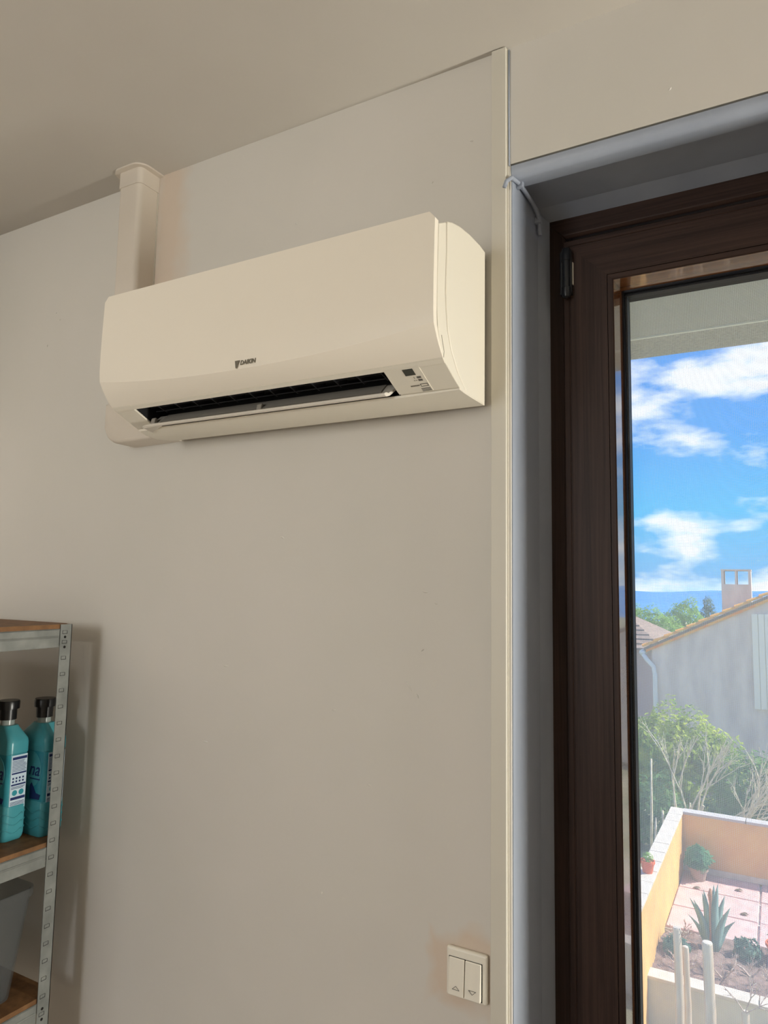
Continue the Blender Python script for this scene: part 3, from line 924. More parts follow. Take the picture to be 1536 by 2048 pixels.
# ================================================================== METAL SHELVING
SX0, SX1, SY0, SY1 = -1.90, -1.45, -0.99, -0.09
sh = empty('metal_shelving', (SX1, SY1, 0), 'galvanised slotted shelving with chipboard boards standing along the left wall', 'shelving')
ZT = 1.374
slot_me = None
def post(x, y, sx, sy):
    """slotted angle; sx, sy = direction in which its two flanges run from the corner"""
    w, tk = 0.030, 0.0016
    fl_ = MB()
    xs = sorted((x, x + sx * w)); ys = sorted((y, y + sy * w))
    fl_.box(min(x, x + sx * tk), max(x, x + sx * tk), ys[0], ys[1], 0, ZT)
    fl_.box(xs[0], xs[1], min(y, y + sy * tk), max(y, y + sy * tk), 0, ZT)
    return fl_.build('upright', 'galv', sh)
ups = [post(SX1, SY1, -1, -1), post(SX1, SY0, -1, 1), post(SX0, SY1, 1, -1), post(SX0, SY0, 1, 1)]
# keyhole slots and bolt holes on the visible upright
zs = [ZT - 0.040 - 0.0368 * k for k in range(1, 35)]
slot_src = None
for k, z in enumerate([ZT - 0.018, ZT - 0.0405] + zs):
    if z < 0.1:
        break
    if slot_src is None:
        s_ = MB().box(SX1 - 0.0004, SX1 + 0.0003, -0.0065, 0.0065, -0.0038, -0.0028)
        s_.box(SX1 - 0.0004, SX1 + 0.0003, 0.0055, 0.0065, -0.0035, 0.0035)
        s_.box(SX1 - 0.0004, SX1 + 0.0003, -0.0065, -0.0057, -0.0035, 0.0042)
        s_.box(SX1 - 0.0004, SX1 + 0.0003, -0.0055, 0.0055, 0.0036, 0.0042)
        o = s_.build('slot', 'slot', None)
        slot_src = o
    else:
        o = slot_src.copy()
        COL.objects.link(o)
    o.parent = ups[0]
    o.location = Vector((0, SY1 - 0.0185, z)) - world_loc(ups[0])
for z in (ZT - 0.029, ZT - 0.052, 0.535, 0.513):
    MB().tube([(SX1 - 0.0004, SY1 - 0.0175, z), (SX1 + 0.0004, SY1 - 0.0175, z)], 0.0032, 10).build('bolt_hole', 'slot', ups[0])
def shelf(zt):
    xa, xb, xc, xd = SX0 + 0.004, SX0 + 0.034, SX1 - 0.034, SX1 - 0.004      # board notched round the uprights
    out_ = [(xa, SY0 + 0.034), (xb, SY0 + 0.034), (xb, SY0 - 0.012), (xc, SY0 - 0.012), (xc, SY0 + 0.034), (xd, SY0 + 0.034),
            (xd, SY1 - 0.003), (xc, SY1 - 0.003), (xc, SY1 + 0.012), (xb, SY1 + 0.012), (xb, SY1 - 0.034), (xa, SY1 - 0.034)]
    MB().prism(out_, 'z', zt - 0.006, zt + 0.004).build('shelf_board', 'mdf', sh)
    def beam(x, dx):
        b = MB()
        b.box(min(x, x + dx * 0.0016), max(x, x + dx * 0.0016), SY0 + 0.032, SY1 - 0.0305, zt - 0.048, zt - 0.006)
        b.box(min(x, x + dx * 0.022), max(x, x + dx * 0.022), SY0 + 0.032, SY1 - 0.032, zt - 0.0085, zt - 0.0065)
        b.tube([(x, SY0 + 0.034, zt - 0.024), (x, SY1 - 0.034, zt - 0.024)], 0.0022, 6)
        return b.build('shelf_beam', 'galv', sh, bevel=0.0006)
    beam(SX1 - 0.002, -1)
    beam(SX0 + 0.002, 1)
    for y, dy in ((SY1 - 0.003, -1), (SY0 + 0.003, 1)):
        MB().box(SX0 + 0.032, SX1 - 0.032, min(y, y + dy * 0.0016), max(y, y + dy * 0.0016), zt - 0.048, zt - 0.006).build('end_beam', 'galv', sh)
for z in (1.370, 0.886, 0.556, 0.12):
    shelf(z)

# ------------------------------------------------------------------ softener bottles
def rr(cx, cy, hx, hy, r, z, n=5):
    p = []
    for q, (sx, sy) in enumerate(((1, 1), (-1, 1), (-1, -1), (1, -1))):
        for k in range(n + 1):
            a = math.pi / 2 * q + math.pi / 2 * k / n
            p.append((cx + sx * (hx - r) + r * math.cos(a), cy + sy * (hy - r) + r * math.sin(a), z))
    return p
def loft(sections):
    n = len(sections[0])
    vs = [p for s in sections for p in s]
    fs = [tuple(range(n - 1, -1, -1)), tuple((len(sections) - 1) * n + k for k in range(n))]
    for i in range(len(sections) - 1):
        for k in range(n):
            k2 = (k + 1) % n
            fs.append((i * n + k, i * n + k2, (i + 1) * n + k2, (i + 1) * n + k))
    return MB().add(vs, fs)
def bottle(x1, y0, y1, zb, label, word):
    hx, hy = 0.052, (y1 - y0) / 2
    cx, cy = x1 - hx, (y0 + y1) / 2
    b = empty('softener_bottle', (cx, cy, zb), label, 'bottle')
    secs = []
    for z, k in ((0.0, 0.90), (0.006, 0.97), (0.014, 1.0), (0.076, 1.0), (0.078, 0.965), (0.190, 0.965), (0.192, 1.0), (0.214, 1.0), (0.222, 0.97)):
        secs.append(rr(cx, cy, hx * k, hy * k, 0.011, zb + z))
    for z, k in ((0.236, 0.72), (0.250, 0.45)):
        secs.append(rr(cx, cy, max(0.0185, hx * k), max(0.0165, hy * k * 1.1), 0.0125, zb + z))
    body = loft(secs).build('bottle_body', 'soft', b, auto=0.7)
    # wavy moulded ribs round the lower body
    for q in range(3):
        z0 = zb + 0.022 + q * 0.017
        loop = []
        per = rr(cx, cy, hx + 0.0004, hy + 0.0004, 0.011, 0, 4)
        d = 0
        for i in range(len(per) + 1):
            p = per[i % len(per)]
            pn = per[(i + 1) % len(per)]
            seg = max(1, int((Vector(pn) - Vector(p)).length / 0.006))
            for s in range(seg):
                f = s / seg
                loop.append((p[0] + (pn[0] - p[0]) * f, p[1] + (pn[1] - p[1]) * f, z0 + 0.005 * math.sin(d * 130)))
                d += (Vector(pn) - Vector(p)).length / seg
        MB().tube(loop, 0.0011, 6).build('moulded_rib', 'soft', body, smooth=True)
    # printed sleeve and back label
    k = 0.972
    secs = [rr(cx, cy, hx * k, hy * k, 0.011, zb + z) for z in (0.0785, 0.1895)]
    MB_ = loft(secs)
    sl = MB_.build('printed_sleeve', 'soft_deep', b, auto=0.7)
    xf = cx + hx * k
    yc0, yc1 = cy - hy * 0.66, cy + hy * 0.80
    lb = MB().box(xf - 0.0004, xf + 0.0005, yc0, yc1, zb + 0.070, zb + 0.188).build('care_label', 'label', b)
    for (a, c) in ((0.178, 0.184), (0.146, 0.1495), (0.121, 0.1245), (0.090, 0.096)):
        MB().box(xf + 0.0004, xf + 0.0008, yc0 + 0.002, yc1 - 0.001, zb + a, zb + c).build('print_bar', 'ink', lb)
    lines = MB()
    rnd = random.Random(4)
    for a in [0.152 + 0.0032 * i for i in range(8)] + [0.114 + 0.003 * i for i in range(2)] + [0.073 + 0.0028 * i for i in range(5)]:
        e = rnd.uniform(0.001, 0.008)
        lines.box(xf + 0.0004, xf + 0.0008, yc0 + 0.002, yc1 - e, zb + a, zb + a + 0.0011)
    for i in range(4):
        for j in range(2):
            yy = yc0 + 0.004 + i * (yc1 - yc0 - 0.006) / 4
            lines.box(xf + 0.0004, xf + 0.0008, yy, yy + 0.004, zb + 0.128 + j * 0.007, zb + 0.132 + j * 0.007)
    lo_ = lines.build('small_print', 'ink', lb)
    lo_['kind'] = 'stuff'
    for i in (0, 1):
        yy = yc0 + (yc1 - yc0) * (0.3 + 0.42 * i)
        MB().tube([(xf + 0.0003, yy, zb + 0.105), (xf + 0.0008, yy, zb + 0.105)], 0.0062, 14).build('round_symbol', 'soft_deep', lb)
    # front face: pale oval with script lettering, facing the room
    yf = cy - hy * k
    ov = []
    for q in range(28):
        a = 2 * math.pi * q / 28
        ov.append((cx + 0.004 + 0.036 * math.cos(a), zb + 0.148 + 0.040 * math.sin(a)))
    fo = MB().prism(ov, 'y', yf - 0.0005, yf + 0.0004).build('front_emblem', 'soft', b)
    v2, f2 = text_mesh(word, 0.042, shear=0.3, offset=0.0004)
    wx = max(p.x for p in v2)
    MB().add([(cx + 0.036 - wx + p.x, yf - 0.0008 - p.z, zb + 0.135 + p.y) for p in v2], f2).build('script_lettering', 'ink', fo)
    MB().box(cx + 0.002, cx + 0.037, yf - 0.001, yf - 0.0004, zb + 0.126, zb + 0.1285).build('underline', 'ink', fo)
    MB().prism([(cx + 0.005, zb + 0.081), (cx + 0.038, zb + 0.083), (cx + 0.042, zb + 0.094), (cx + 0.026, zb + 0.096), (cx + 0.010, zb + 0.118), (cx + 0.004, zb + 0.112)], 'y', yf - 0.0009, yf).build('print_picture', 'ink', fo)
    MB().lathe((cx, cy, zb + 0.248), [(0.0150, 0), (0.0150, 0.020), (0.0140, 0.024)], 20).build('neck', 'clear_neck', b, auto=0.6)
    cpv = MB().lathe((cx, cy, zb + 0.262), [(0.0185, 0.0), (0.0188, 0.024), (0.0235, 0.0245), (0.0240, 0.040), (0.0225, 0.043), (0.0, 0.043)], 24)
    cpv.build('cap', 'cap', b, auto=0.6)
    return b
bottle(-1.523, -0.178, -0.126, 0.8905, 'turquoise softener bottle with its back label facing the room, on the middle shelf', 'na')
bottle(-1.485, -0.114, -0.056, 0.8905, 'turquoise softener bottle pushed behind the slotted upright next to the wall', 'na')

# ------------------------------------------------------------------ clear storage tub on the lower shelf
tb = empty('storage_tub', (-1.66, -0.30, 0.56), 'clear plastic storage tub on the lower shelf with a pale bag inside', 'storage tub')
def tubring(z, ins, th=0.0):
    return rr(-1.66, -0.30, 0.185 - ins - th, 0.185 - ins - th, 0.03, z)
secs = [tubring(0.5605, 0.026), tubring(0.772, 0.004), tubring(0.775, 0.0), tubring(0.792, 0.0), tubring(0.792, 0.004), tubring(0.776, 0.006), tubring(0.564, 0.029)]
loft(secs).build('tub_shell', 'tub', tb, auto=0.7)
rnd = random.Random(2)
bm = bmesh.new()
bmesh.ops.create_icosphere(bm, subdivisions=4, radius=1.0)
for v in bm.verts:
    n = 1 + 0.13 * math.sin(7 * v.co.x + 2) * math.sin(6 * v.co.y) + 0.10 * math.sin(11 * v.co.z + 3 * v.co.x)
    v.co = Vector((v.co.x * 0.125 * n, v.co.y * 0.12 * n, max(v.co.z, -0.8) * 0.062 * n))
me = bpy.data.meshes.new('plastic_bag')
bm.to_mesh(me)
bm.free()
me.materials.append(MAT['bag'])
for p in me.polygons:
    p.use_smooth = True
bag = bpy.data.objects.new('plastic_bag', me)
COL.objects.link(bag)
bag.location = (-1.66, -0.29, 0.6180)
bag.scale = (0.9, 0.9, 0.88)
tag(bag, 'crumpled pale grey bag lying inside the clear tub', 'bag')

# ------------------------------------------------------------------ unseen cardboard box, added further along to shade the middle shelf
cbx = empty('added_shade_box', (-1.68, -0.62, 0.8905), 'unseen closed cardboard box added to shade the middle shelf', 'box')
MB().box(-1.86, -1.50, -0.93, -0.32, 0.8905, 1.27).build('box_body', 'carton', cbx, bevel=0.003)
MB().box(-1.70, -1.66, -0.935, -0.315, 1.10, 1.2712).build('packing_tape', 'label', cbx)

# ================================================================== OUTSIDE
GZ = -2.8
tag(MB().add([(-160, WY, GZ), (160, WY, GZ), (160, 1200, GZ - 9), (-160, 1200, GZ - 9)], [(0, 1, 2, 3)]).build('ground', 'ground'), 'garden ground below the window', kind='structure')

# ---- terrace
TZ = -2.3
TX0, TX1, TY0, TY1 = -1.24, 3.4, 7.72, 9.55
te = empty('terrace', (TX0, TY0, TZ), 'pink paved terrace floor', kind='structure')
MB().box(TX0, TX1, TY0, TY1, GZ, TZ - 0.03).build('terrace_bed', 'pale_wall', te)
src = None
nx, ny = 5, 3
sxw, syw = (TX1 - TX0) / nx, (TY1 - TY0) / ny
rnd = random.Random(9)
for i in range(nx):
    for j in range(ny):
        if src is None:
            src = MB().box(0.012, sxw - 0.012, 0.012, syw - 0.012, -0.035, 0.0).build('paving_slab', 'paving', None, bevel=0.008)
            o = src
        else:
            o = src.copy()
            COL.objects.link(o)
        o.parent = te
        o.location = (i * sxw, j * syw, rnd.uniform(-0.004, 0.002))
def coped_wall(name, label, x0, x1, y0, y1, z0, z1, step, mat, cmat, along):
    r = empty(name, ((x0 + x1) / 2, (y0 + y1) / 2, z0), label, kind='structure')
    MB().box(x0, x1, y0, y1, z0, z1 - 0.035).build('wall_body', mat, r)
    L = (x1 - x0) if along == 'x' else (y1 - y0)
    n = max(1, round(L / step))
    s = L / n
    sr = None
    for k in range(n):
        if sr is None:
            if along == 'x':
                sr = MB().box(0.004, s - 0.004, -0.012, y1 - y0 + 0.012, 0, 0.035).build('coping_stone', cmat, None, bevel=0.006)
            else:
                sr = MB().box(-0.012, x1 - x0 + 0.012, 0.004, s - 0.004, 0, 0.035).build('coping_stone', cmat, None, bevel=0.006)
            o = sr
        else:
            o = sr.copy()
            COL.objects.link(o)
        o.parent = r
        base = Vector((x0 + (k * s if along == 'x' else 0), y0 + (k * s if along == 'y' else 0), z1 - 0.035))
        o.location = base - r.location
    return r
coped_wall('wall_terrace_side', 'ochre rendered low wall with pale coping running away from the house', TX0 - 0.15, TX0, 5.9, 9.70, GZ, -1.545, 0.33, 'ochre', 'coping', 'y')
coped_wall('wall_terrace_end', 'ochre rendered low wall with grey coping closing the pink terrace', TX0, TX1, 9.55, 9.70, GZ, -1.545, 0.8, 'ochre', 'coping_grey', 'x')
tag(MB().box(TX0, TX1, 9.525, 9.55, TZ, TZ + 0.07).build('trim_4', 'coping'), 'pale skirting tiles at the foot of the ochre wall', kind='structure')
coped_wall('wall_planter', 'pale low retaining wall with cream coping in front of the planting bed', -1.5, TX1, 6.50, 6.66, GZ, -2.29, 1.1, 'pale_wall', 'coping', 'x')
# soil with a lumpy surface
vs, fs = [], []
nx_, ny_ = 60, 14
for j in range(ny_ + 1):
    for i in range(nx_ + 1):
        x = TX0 + (TX1 - TX0) * i / nx_
        y = 6.66 + (TY0 - 6.66) * j / ny_
        vs.append((x, y, TZ - 0.03 + 0.04 * math.sin(3.1 * x + 2 * y) * math.sin(5 * y) + random.Random(i * 97 + j).uniform(-.025, .025)))
for j in range(ny_):
    for i in range(nx_):
        a = j * (nx_ + 1) + i
        fs.append((a, a + 1, a + nx_ + 2, a + nx_ + 1))
SOIL = list(vs)
def soil_z(x, y):
    return min(SOIL, key=lambda p: (p[0] - x) ** 2 + (p[1] - y) ** 2)[2]
tag(MB().add(vs, fs).build('soil', 'soil'), 'dark lumpy soil of the planting bed', 'soil', kind='stuff')

# ---- foliage helpers
def leaves(mb, c, rad, n, size, rnd, shell=0.55, up=0.3):
    for _ in range(n):
        while True:
            d = Vector((rnd.uniform(-1, 1), rnd.uniform(-1, 1), rnd.uniform(-1, 1)))
            if 0.05 < d.length < 1:
                break
        d.normalize()
        lump = 1 + 0.16 * math.sin(5 * d.x + c[0] * 3) * math.sin(4 * d.y + 1) + 0.13 * math.sin(7 * d.z + 2 * d.x)
        k = (shell + (1 - shell) * rnd.random() ** 0.6) * lump
        p = Vector((c[0] + d.x * rad[0] * k, c[1] + d.y * rad[1] * k, c[2] + d.z * rad[2] * k))
        nrm = (d + Vector((rnd.uniform(-.8, .8), rnd.uniform(-.8, .8), rnd.uniform(-.5, .8) + up))).normalized()
        a = nrm.orthogonal().normalized()
        a = (Matrix.Rotation(rnd.uniform(0, 6.28), 3, nrm) @ a)
        b = nrm.cross(a)
        s = size * rnd.uniform(.6, 1.3)
        mb.add([p - a * s, p + b * s * .42, p + a * s, p - b * s * .42], [(0, 1, 2, 3)])
def shrub(name, label, cat, base, blobs, n, size, mat, seed, stems, group=None, trunk_mat='trunk', foliage='foliage'):
    rnd = random.Random(seed)
    r = empty(name, base, label, cat, group)
    mb = MB()
    tot = sum(b[1][0] * b[1][2] for b in blobs)
    for c, rad in blobs:
        leaves(mb, c, rad, int(n * rad[0] * rad[2] / tot), size, rnd)
    f = mb.build(foliage, mat, r)
    f['kind'] = 'stuff'
    for s in stems:
        MB().tube(s[0], s[1], 7).build('stem' if cat == 'shrub' else 'trunk', trunk_mat, r, smooth=True)
    return r

shrub('evergreen_shrub', 'large light green evergreen shrub growing in front of the grey gable', 'shrub', (-1.75, 13.0, GZ),
      [((-1.95, 13.0, -1.45), (0.62, 0.6, 0.80)), ((-1.45, 13.1, -1.35), (0.55, 0.5, 0.62)), ((-2.35, 13.0, -1.75), (0.45, 0.45, 0.75)),
       ((-1.0, 13.1, -1.65), (0.5, 0.5, 0.62)), ((-1.6, 12.9, -2.1), (0.9, 0.5, 0.6))], 9000, 0.055, 'leaf_bush', 3,
      [([(-1.75, 13, GZ), (-1.85, 13, -2.0), (-1.95, 13, -1.4)], [.06, .045, .02]), ([(-1.7, 13, GZ), (-1.5, 13.05, -2.0), (-1.4, 13.1, -1.3)], [.05, .04, .02])])
shrub('dark_shrub', 'dark green leafy shrub growing behind the ochre end wall', 'shrub', (-0.3, 11.9, GZ),
      [((-0.55, 11.9, -1.85), (0.55, 0.5, 0.75)), ((0.15, 11.9, -1.75), (0.65, 0.5, 0.8)), ((0.9, 11.9, -1.8), (0.6, 0.5, 0.7)), ((-0.6, 11.8, -2.3), (0.6, 0.4, 0.5))], 7000, 0.06, 'leaf_dark', 8,
      [([(-0.3, 11.9, GZ), (-0.35, 11.9, -2.0)], [.05, .03]), ([(0.3, 11.9, GZ), (0.3, 11.9, -1.9)], [.05, .03])])
shrub('undergrowth_shrub', 'low tangled green shrub between the ochre side wall and the light green shrub', 'shrub', (-2.3, 11.95, GZ),
      [((-2.4, 11.95, -2.3), (0.7, 0.4, 0.55)), ((-1.9, 11.95, -2.25), (0.5, 0.4, 0.55))], 3200, 0.05, 'leaf_dark', 5,
      [([(-2.3, 11.95, GZ), (-2.3, 11.95, -2.3)], [.04, .02])])

# ---- bare branching shrubs
def twig(mb, p, d, L, r, depth, rnd, spread, bias, flat=1.0):
    n = 3
    pts, rad = [p], [r]
    q = p.copy()
    dd = d.copy()
    for i in range(n):
        dd = (dd + Vector((rnd.uniform(-1, 1), rnd.uniform(-1, 1) * flat, rnd.uniform(-1, 1))) * 0.10 + bias * 0.05).normalized()
        q = q + dd * L / n
        pts.append(q.copy())
        rad.append(r * (1 - 0.35 * (i + 1) / n))
    mb.tube(pts, rad, 5)
    if depth <= 0:
        return
    for k in range(rnd.choice((2, 3, 3))):
        ax = Vector((rnd.uniform(-1, 1), rnd.uniform(-1, 1), rnd.uniform(-1, 1))).normalized()
        nd = (Matrix.Rotation(rnd.uniform(.25, spread), 3, ax) @ dd).normalized()
        nd = Vector((nd.x, nd.y * flat, nd.z)).normalized()
        t = rnd.uniform(.45, 1.0)
        bp_ = pts[1].lerp(pts[3], t)
        twig(mb, bp_, nd, L * rnd.uniform(.55, .85), r * .62, depth - 1, rnd, spread, bias, flat)
def bare(name, label, base, stems, seed, mat='bark', spread=.6, depth=4, bias=Vector((.35, 0, .8)), cat='shrub', group=None, flat=1.0, ground=None):
    rnd = random.Random(seed)
    r = empty(name, base if ground is None else (base[0], base[1], ground), label, cat, group)
    if ground is not None:
        MB().tube([(base[0], base[1], ground), (base[0], base[1], base[2] + .02)], [stems[0][2] * 1.6, stems[0][2] * 1.3], 8).build('stem', mat, r, smooth=True)
    for (d, L, rad) in stems:
        mb = MB()
        twig(mb, Vector(base), Vector(d).normalized(), L, rad, depth, rnd, spread, bias, flat)
        mb.build('branch', mat, r)
    return r
bare('bare_shrub', 'leafless pale branching shrub spreading above the ochre end wall', (-1.32, 10.9, -2.5),
     [((.35, -.03, .9), .75, .028), ((.75, .0, .65), .80, .028), ((-.25, -.03, .95), .70, .024), ((.05, -.06, 1), .72, .024), ((.95, .0, .45), .85, .026), ((.6, .08, .8), .7, .024)], 21, flat=.45, ground=GZ)
bare('bare_shrub', 'smaller leafless shrub with fine twigs beside the dark green shrub', (-0.57, 10.12, -2.09),
     [((.5, 0, .8), .51, .013), ((.1, 0, 1), .46, .011)], 33, depth=4, flat=.35, ground=GZ)
for k, (x, y, zt, lean, lab) in enumerate(((-1.86, 10.9, -1.2, .02, 'tall slim pale garden cane rising through the shrubs'), (-1.78, 10.6, -2.0, .03, 'short pale garden cane beside the tall cane'), (-1.62, 10.7, -1.9, -.02, 'short pale garden cane closest to the ochre side wall'))):
    st = MB().tube([(x, y, GZ), (x + lean, y, (GZ + zt) / 2), (x + lean * 1.5, y, zt)], [.022, .019, .014], 8).build('garden_cane', 'bark', None, smooth=True, loc=(x, y, GZ))
    tag(st, lab, 'cane', 'garden canes by the side wall')

# ---- agave
ag = empty('agave', (-0.73, 7.45, TZ), 'blue-green agave with tall pointed leaves in the planting bed', 'agave')
rnd = random.Random(12)
for (tx, tz, dy) in ((-0.955, -1.86, .05), (-0.90, -1.82, -.08), (-0.83, -1.80, .1), (-0.80, -1.72, -.03), (-0.70, -1.66, .02), (-0.655, -1.62, -.06), (-0.60, -1.78, .08),
                     (-0.54, -1.84, -.05), (-0.50, -2.0, .03), (-0.97, -2.02, 0)):
    b0 = Vector((-0.73 + (tx + .73) * .18, 7.45 + dy * .4, TZ - .03))
    tip = Vector((tx, 7.45 + dy, tz))
    vs, fs = [], []
    for i in range(8):
        t = i / 7
        c = b0.lerp(tip, t) + Vector(((tx + .73) * -.12 * math.sin(t * 3.1), 0, .03 * math.sin(t * 3.1)))
        w = (0.026 + .022 * math.sin(min(1, t * 2.4) * 1.5)) * (1 - t ** 2.2) + .001
        side = Vector((1, .35 * (1 if tx > -.73 else -1), 0)).normalized()
        vs += [c - side * w, c + Vector((0, -.012 * (1 - t) - .002, 0)), c + side * w, c + Vector((0, .012 * (1 - t) + .002, 0))]
    for i in range(7):
        for k in range(4):
            fs.append((i * 4 + k, i * 4 + (k + 1) % 4, (i + 1) * 4 + (k + 1) % 4, (i + 1) * 4 + k))
    fs += [(3, 2, 1, 0), (28, 29, 30, 31)]
    MB().add(vs, fs).build('leaf', 'agave', ag, smooth=True)
MB().tube([(-0.745, 7.40, TZ - .03), (-0.74, 7.395, -1.95), (-0.735, 7.395, -1.82), (-0.737, 7.395, -1.76), (-0.73, 7.395, -1.69)], [.012, .010, .014, .024, .010], 8).build('dry_flower_stalk', 'dry', ag, smooth=True)

# ---- dead plants in the bed
specs = [(-1.07, 7.50, .082, 2, 'dry leafless plant between the agave and the ochre side wall'), (-0.93, 6.86, .11, 5, 'dry leafless twiggy plant behind the tallest stake'),
         (-0.60, 6.93, .12, 7, 'dry leafless twiggy plant beside the thick sawn stake'), (-0.36, 7.13, .11, 11, 'dry leafless plant on the far side of the agave from the ochre side wall'),
         (-0.08, 6.90, .12, 17, 'dry leafless plant in the bed in front of the terracotta pot')]
for (x, y, L, sd_, lab) in specs:
    bare('dead_plant', lab, (x, y, soil_z(x, y) - .012), [((.6, 0, .6), L, .010), ((-.7, 0, .5), L, .010), ((.1, -.3, .8), L * .8, .008)], sd_,
         'dead', .9, 3, Vector((0, 0, .25)), 'dead plant', 'dead plants in the bed')
rndg = random.Random(40)
for (x, y, c) in ((-1.06, 7.16, 'leaf_pine'), (-0.40, 7.48, 'leaf_pine')):
    mb = MB()
    leaves(mb, (x, y, TZ + .05), (.13, .12, .11), 420, .032, rndg)
    gp = empty('ground_plant', (x, y, TZ), 'low grey-green plant at the left of the bed' if x < -1 else 'low grey-green plant beside the agave', 'plant')
    f = mb.build('foliage', c, gp)
    f['kind'] = 'stuff'

# ---- wooden stakes
for (x, y, zt, r_, lab) in ((-0.905, 6.05, -1.60, .036, 'tallest whitish wooden stake, standing left of the others'), (-0.845, 6.12, -1.78, .028, 'slimmer whitish stake leaning against the tallest stake'),
                            (-0.650, 6.0, -1.645, .045, 'thick whitish wooden stake with a sawn top'), (-0.365, 6.0, -2.14, .03, 'short whitish stake with twigs at its top')):
    s = empty('wooden_stake', (x, y, GZ), lab, 'stake', 'stakes in front of the bed')
    MB().tube([(x, y, GZ), (x + .01, y, (GZ + zt) / 2), (x, y, zt)], [r_ * 1.1, r_ * 1.02, r_], 12).build('stake_shaft', 'stake', s, auto=.8)
    MB().lathe((x, y, zt - .002), [(r_ * .98, 0), (r_ * .9, .012), (r_ * .4, .018)], 12).build('sawn_top', 'coping', s)
bare('vine_twigs', 'pale bare twigs growing from the short stake', (-0.365, 5.98, -2.14), [((.7, 0, .6), .17, .007), ((-.5, 0, .8), .13, .007), ((.2, 0, 1), .17, .007)], 51, 'dead', .9, 2, Vector((0, 0, .1)), 'twigs')
bare('vine_twigs', 'tangled reddish twigs at the top of the tallest stake', (-0.875, 6.05, -1.66), [((.7, -.2, .5), .09, .005), ((.9, -.2, -.1), .10, .005), ((.4, 0, .9), .08, .005)], 57, 'dry', .9, 2, Vector((0, 0, .1)), 'twigs')

# ---- pots
def pot(name, label, c, r, hgt, mat, leafmat, seed, lr, lh, n=260):
    p = empty(name, c, label, 'potted plant')
    MB().lathe(c, [(r * .66, 0), (r * .92, hgt * .8), (r * 1.05, hgt * .8), (r * 1.05, hgt), (r * .9, hgt), (r * .85, hgt * .86), (0, hgt * .86)], 20).build('pot', mat, p, auto=.6)
    mb = MB()
    leaves(mb, (c[0], c[1], c[2] + hgt + lh * .75), (lr, lr, lh), n, lr * .28, random.Random(seed), .3, .8)
    f = mb.build('foliage', leafmat, p)
    f['kind'] = 'stuff'
    return p
pot('potted_plant', 'small terracotta pot standing on the coping of the ochre side wall', (-1.315, 7.10, -1.545), .075, .125, 'terracotta', 'leaf_tree', 61, .06, .05, 150)
pot('potted_aloe', 'bushy dark green plant in a clay pot in the corner of the terrace', (-1.03, 9.28, TZ), .12, .16, 'grey_pot', 'leaf_pot', 62, .165, .15, 800)
pot('potted_plant', 'terracotta pot standing at the edge of the planting bed', (-0.13, 7.55, TZ - .02), .10, .16, 'terracotta', 'leaf_dark', 63, .07, .05, 120)

# fallen leaves on the paving
for (px, py) in ((1487, 1757), (1478, 1781), (1489, 1829), (1394, 1776)):
    d = _f + _cr * ((px - W / 2) / FPX) - _cu * ((py - H / 2) / FPX)
    p = CAM + d * ((TZ + .006 - CAM.z) / d.z)
    lf = MB().add([p + Vector((-.05, -.01, 0)), p + Vector((0, -.03, .012)), p + Vector((.05, 0, .004)), p + Vector((.01, .04, .014)), p + Vector((-.03, .03, .003))], [(0, 1, 2, 3, 4)])
    tag(lf.build('fallen_leaf', 'trunk', None), 'dry brown leaf lying on the pink paving', 'leaf', 'fallen leaves on the terrace')

# ================================================================== NEIGHBOUR HOUSE
HY = 16.0
hs = empty('neighbour_house', (1.5, HY, GZ), 'grey weathered gable house with terracotta verge tiles and a chimney', 'house')
EX, EZ, RX, RZ = -2.66, 0.12, 2.6, 2.70           # eave and ridge on the gable
PX = 2 * RX - EX
MB().prism([(EX + .12, GZ), (EX + .12, EZ - .02), (RX, RZ - .06), (PX - .12, EZ - .02), (PX - .12, GZ)], 'y', HY, HY + 8).build('gable_wall', 'gable', hs)
sl_ = (RZ - EZ) / (RX - EX)
for sgn, nm in ((1, 'roof_slope'), (-1, 'roof_slope')):
    xa = EX - .04 if sgn > 0 else PX + .04
    MB().prism([(xa, EZ - .05), (RX, RZ - .04), (RX, RZ + .02), (xa, EZ + .01)], 'y', HY - .06, HY + 8.1).build(nm, 'old_tile', hs)
# barrel tiles along the verge, in two courses
L_ = math.hypot(RX - EX, RZ - EZ)
nt = 22
u_ = Vector((RX - EX, 0, RZ - EZ)).normalized()
w_ = Vector((-u_.z, 0, u_.x))
tsrc = None
for row in range(2):
    for k in range(nt):
        if tsrc is None:
            vs, fs = [], []
            ns = 7
            for e, (s, rr_) in enumerate(((0, .085), (L_ / nt * 1.16, .066))):
                for q in range(ns + 1):
                    a = math.pi * q / ns
                    for th in (0, .014):
                        vs.append(u_ * s + Vector((0, math.cos(a) * (rr_ - th), 0)) + w_ * (math.sin(a) * (rr_ - th) * .8 + (.018 if e == 0 else 0)))
            st_ = (ns + 1) * 2
            for q in range(ns):
                a = q * 2
                fs += [(a, a + 2, st_ + a + 2, st_ + a), (a + 1, st_ + a + 1, st_ + a + 3, a + 3), (a, a + 1, a + 3, a + 2), (st_ + a, st_ + a + 2, st_ + a + 3, st_ + a + 1)]
            tsrc = MB().add(vs, fs).build('verge_tile', 'tile', None, auto=.8)
            o = tsrc
        else:
            o = tsrc.copy()
            COL.objects.link(o)
        o.parent = hs
        o.location = Vector((EX - .05, HY - .03 + row * .19, EZ + .01)) + u_ * (L_ * k / nt) - hs.location
# mortar strip under the verge
MB().prism([(EX, EZ - .09), (RX, RZ - .11), (RX, RZ - .04), (EX, EZ - .02)], 'y', HY - .05, HY).build('verge_mortar', 'tile', hs)
